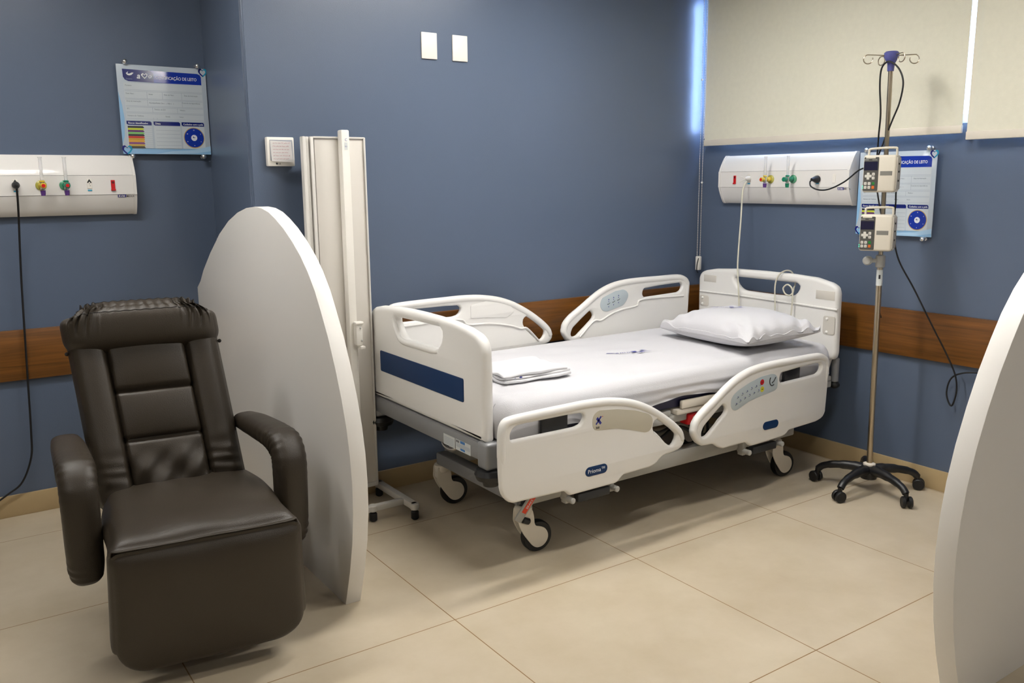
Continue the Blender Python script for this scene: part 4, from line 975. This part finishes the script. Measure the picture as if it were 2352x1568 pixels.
M_pump = mat('pump_ivory', '#ccc5b6', .42); M_face = mat('pump_keypad_grey', '#4b4a46', .4); M_lcd = mat('pump_screen', '#1b1a33', .12, coat=.5)
M_key = mat('pump_key', '#c9c6bd', .45); M_gk = mat('green_key', '#1d6f2c', .4); M_ok = mat('orange_key', '#c4621d', .4); M_led = mat('green_led', '#3fd9a0', .4, emit=1.6)
def pump(label, z0, ox):
    t = thing('infusion_pump', label, 'infusion pump', tuple(Vector((-.260, -1.325, 0))+tilt(z0)), -1.20, 'infusion pumps on the drip stand')
    c = ox; W, H, D = .132, .155, .085
    mb = MB(); mb.lohi(M_pump, (c-W/2, -.105, 0), (c+W/2, -.105+D, H), .010, seg=3); body = mb.obj('housing', t)
    mb = MB(); mb.tube(M_pump, [(c-W/2+.012, -.060, H-.012), (c-W/2+.012, -.062, H+.016), (c-W/2+.022, -.062, H+.027), (c+W/2-.020, -.062, H+.030), (c+W/2-.009, -.062, H+.020), (c+W/2-.009, -.060, H-.012)], .0048, 10, smooth=4); mb.obj('carry_handle', t)
    T = wf(-.1062)
    mb = MB(); mb.plate(M_face, rrect(c-W/2+.004, .006, c-.003, H-.008, .004), [], .002, .0006, wf(-.1055), sm=0); kp = mb.obj('keypad', t, label='dark grey keypad')
    mb = MB(); mb.rect(M_lcd, c-.062, .092, c-.007, .128, wf(-.1068)); mb.obj('display', kp)
    T = wf(-.1068); mb = MB(); mb.rect(M_lgrey, c-.062, .1345, c-.044, .1370, T); mb.rect(M_lgrey, c-.030, .1345, c-.010, .1365, T)
    mb.plate(M_pump, rrect(c-.055, .141, c-.017, .147, .001), [], .002, .0005, wf(-.1064), sm=0); mb.obj('printed_mark', kp)
    kx, kz = c-.043, .068
    mb = MB()
    for dx, dz in ((0, 0), (.0085, 0), (-.0085, 0), (0, .009), (0, -.009)): mb.plate(M_key, rrect(kx+dx-.0055, kz+dz-.0055, kx+dx+.0055, kz+dz+.0055, .002), [], .002, .0006, wf(-.1067), sm=0)
    mb.obj('arrow_keys', kp)
    for x, z, m_ in ((c-.022, .076, M_key), (c-.022, .060, M_key), (c-.052, .037, M_key), (c-.037, .037, M_key), (c-.021, .037, M_gk), (c-.052, .021, M_key), (c-.037, .021, M_key), (c-.021, .021, M_ok)):
        mb = MB(); mb.plate(m_, rrect(x-.0055, z-.006, x+.0055, z+.006, .002), [], .002, .0006, wf(-.1067), sm=0)
        if m_ == M_key: mb.disc(M_face, x, z, .0015, wf(-.1079), n=10)
        mb.obj('key', kp)
    mb = MB()
    for z in (.018, .026): mb.disc(M_led, c-.0630, z, .0024, wf(-.1068), n=12, ry=.0018)
    mb.obj('status_led', kp, label='lit green status lights')
    mb = MB(); mb.rect(mat('grey_band', '#76746d', .45), c+.004, .070, c+.052, .088, wf(-.1055)); mb.obj('door_band', t)
    mb = MB(); mb.lohi(mat('pump_side', '#b5afa4', .5), (c+W/2-.003, -.098, .012), (c+W/2+.004, -.028, H-.010), .002)
    for z in (.118, .085, .048): mb.cyl(M_blackp, (c+W/2+.002, -.075, z), (c+W/2+.008, -.075, z), .004, 10)
    mb.obj('side_connectors', t)
    mb = MB(); mb.lohi(M_blackp, (-.02, -.022, .04), (.02, .018, .10), .004); mb.obj('pole_clamp', t)
    return t
pump('upper infusion pump clamped to the drip stand, next to the medical panel end', 1.357, -.004)
pump('lower infusion pump clamped to the drip stand, hanging below its twin', 1.108, -.006)

def cable(name, label, cat, pts, r, m=M_black, smooth=8, extra=None):
    mb = MB(); mb.tube(m, pts, r, 10, smooth=smooth)
    o = mb.obj(name); tag(o, label, cat)
    return o
cable('coiled_cable', 'black cable looped over the hooks at the top of the drip stand', 'cable',
      [(-.235, -1.245, 1.50), (-.262, -1.285, 1.56), (-.29, -1.341, 1.659), (-.295, -1.371, 1.728), (-.30, -1.384, 1.806), (-.30, -1.362, 1.862), (-.305, -1.325, 1.895), (-.305, -1.30, 1.893), (-.30, -1.279, 1.866), (-.295, -1.275, 1.798), (-.285, -1.280, 1.69), (-.262, -1.263, 1.60), (-.235, -1.245, 1.54), (-.215, -1.23, 1.48)], .0036)
pc = thing('power_cable', 'black power cable sagging from the medical panel plug to the upper infusion pump', 'cable', (0, 0, 0))
mb = MB(); mb.tube(M_black, [(-.118, -.824, 1.408), (-.130, -.825, 1.400), (-.135, -.836, 1.379), (-.140, -.883, 1.363), (-.155, -.954, 1.367), (-.190, -1.059, 1.402), (-.225, -1.150, 1.450), (-.235, -1.20, 1.465)], .0036, 10, smooth=8); mb.obj('cord', pc)
mb = MB(); mb.lathe(M_black, [(0, 0), (.019, 0), (.018, .008), (.009, .036), (.006, .046), (0, .046)], frame((-.0735, -.824, 1.413), (0, -1, 0), (0, 0, 1)), 16); mb.bm.verts.ensure_lookup_table(); mb.obj('plug', pc)
cable('power_cable', 'black cable hanging from the lower pump into a small loop above the skirting', 'cable',
      [(-.215, -1.335, 1.20), (-.222, -1.345, 1.15), (-.205, -1.366, 1.056), (-.160, -1.419, .933), (-.110, -1.482, .780), (-.070, -1.540, .648), (-.050, -1.574, .559), (-.045, -1.583, .485), (-.040, -1.563, .417), (-.040, -1.537, .465), (-.036, -1.546, .533), (-.035, -1.589, .568), (-.030, -1.659, .583), (-.028, -1.80, .59), (-.020, -2.0, .56), (-.018, -2.3, .40)], .0036)
cable('pump_cable', 'short black cable running between the two infusion pumps on the left', 'cable', [(-.235, -1.255, 1.375), (-.245, -1.264, 1.355), (-.25, -1.278, 1.311), (-.25, -1.293, 1.26), (-.24, -1.30, 1.22)], .0034)
cable('pump_cable', 'black cable dropping from the upper pump on the right of the stand', 'cable', [(-.215, -1.34, 1.39), (-.22, -1.337, 1.355), (-.22, -1.339, 1.311), (-.22, -1.337, 1.264), (-.215, -1.335, 1.22)], .0034)
cable('pump_cable', 'black cable hanging behind the pole below the lower pump', 'cable', [(-.225, -1.31, 1.14), (-.24, -1.305, 1.108), (-.245, -1.295, 1.034), (-.245, -1.293, .937), (-.24, -1.30, .86), (-.225, -1.31, .80)], .0034)
pc = thing('power_cable', 'black power cable hanging from the left wall medical panel down to the skirting', 'cable', (0, 0, 0))
mb = MB(); mb.tube(M_black, [(-3.394, YL-.118, 1.408), (-3.394, YL-.110, 1.365), (-3.395, YL-.085, 1.300), (-3.397, YL-.05, 1.22), (-3.406, .622, 1.05), (-3.412, .622, .923), (-3.424, .620, .643), (-3.435, .624, .374), (-3.446, .624, .258), (-3.49, .624, .155), (-3.55, .628, .11), (-3.64, .625, .06), (-3.75, .62, .02), (-3.9, .60, .008)], .0042, 10, smooth=8); mb.obj('cord', pc)
mb = MB(); mb.lathe(M_black, [(0, 0), (.012, 0), (.015, .010), (.013, .034), (.006, .046), (0, .048)], frame((-3.393, YL-.0735, 1.421), (1, 0, 0), (0, 0, 1)), 16); mb.obj('plug', pc)
wc = thing('call_cord', 'ivory cord hanging straight from the medical panel down behind the pillow', 'cord', (0, 0, 0))
mb = MB(); mb.tube(M_cord, [(-.098, -.405, 1.405), (-.112, -.402, 1.385), (-.125, -.402, 1.338), (-.15, -.421, 1.216), (-.185, -.441, .989), (-.200, -.462, .878), (-.205, -.478, .763), (-.215, -.485, .70), (-.24, -.49, .66)], .0042, 10, smooth=8); mb.obj('cord', wc)
mb = MB(); mb.lathe(M_white, [(0, 0), (.013, 0), (.014, .010), (.009, .026), (.005, .034), (0, .034)], frame((-.0735, -.400, 1.420), (0, -1, 0), (0, 0, 1)), 16)
mb.tube(M_white, [(-.100, -.397, 1.418), (-.106, -.38, 1.428), (-.108, -.372, 1.43)], .002, 6, smooth=3); mb.tube(M_white, [(-.100, -.397, 1.416), (-.110, -.378, 1.404), (-.114, -.368, 1.40)], .002, 6, smooth=3); mb.obj('plug', wc)
cable('call_cord', 'ivory cord looped over and knotted through the headboard handle opening', 'cord',
      [(-.205, -.708, .70), (-.200, -.708, .758), (-.196, -.698, .877), (-.192, -.711, .935), (-.165, -.727, .9600), (-.130, -.739, .957), (-.112, -.750, .925), (-.125, -.765, .892), (-.160, -.785, .880), (-.190, -.804, .862), (-.198, -.790, .846), (-.200, -.765, .852), (-.200, -.752, .878), (-.198, -.775, .898), (-.194, -.800, .880), (-.196, -.807, .84), (-.200, -.807, .752), (-.205, -.807, .69)], .0038, M_cord)
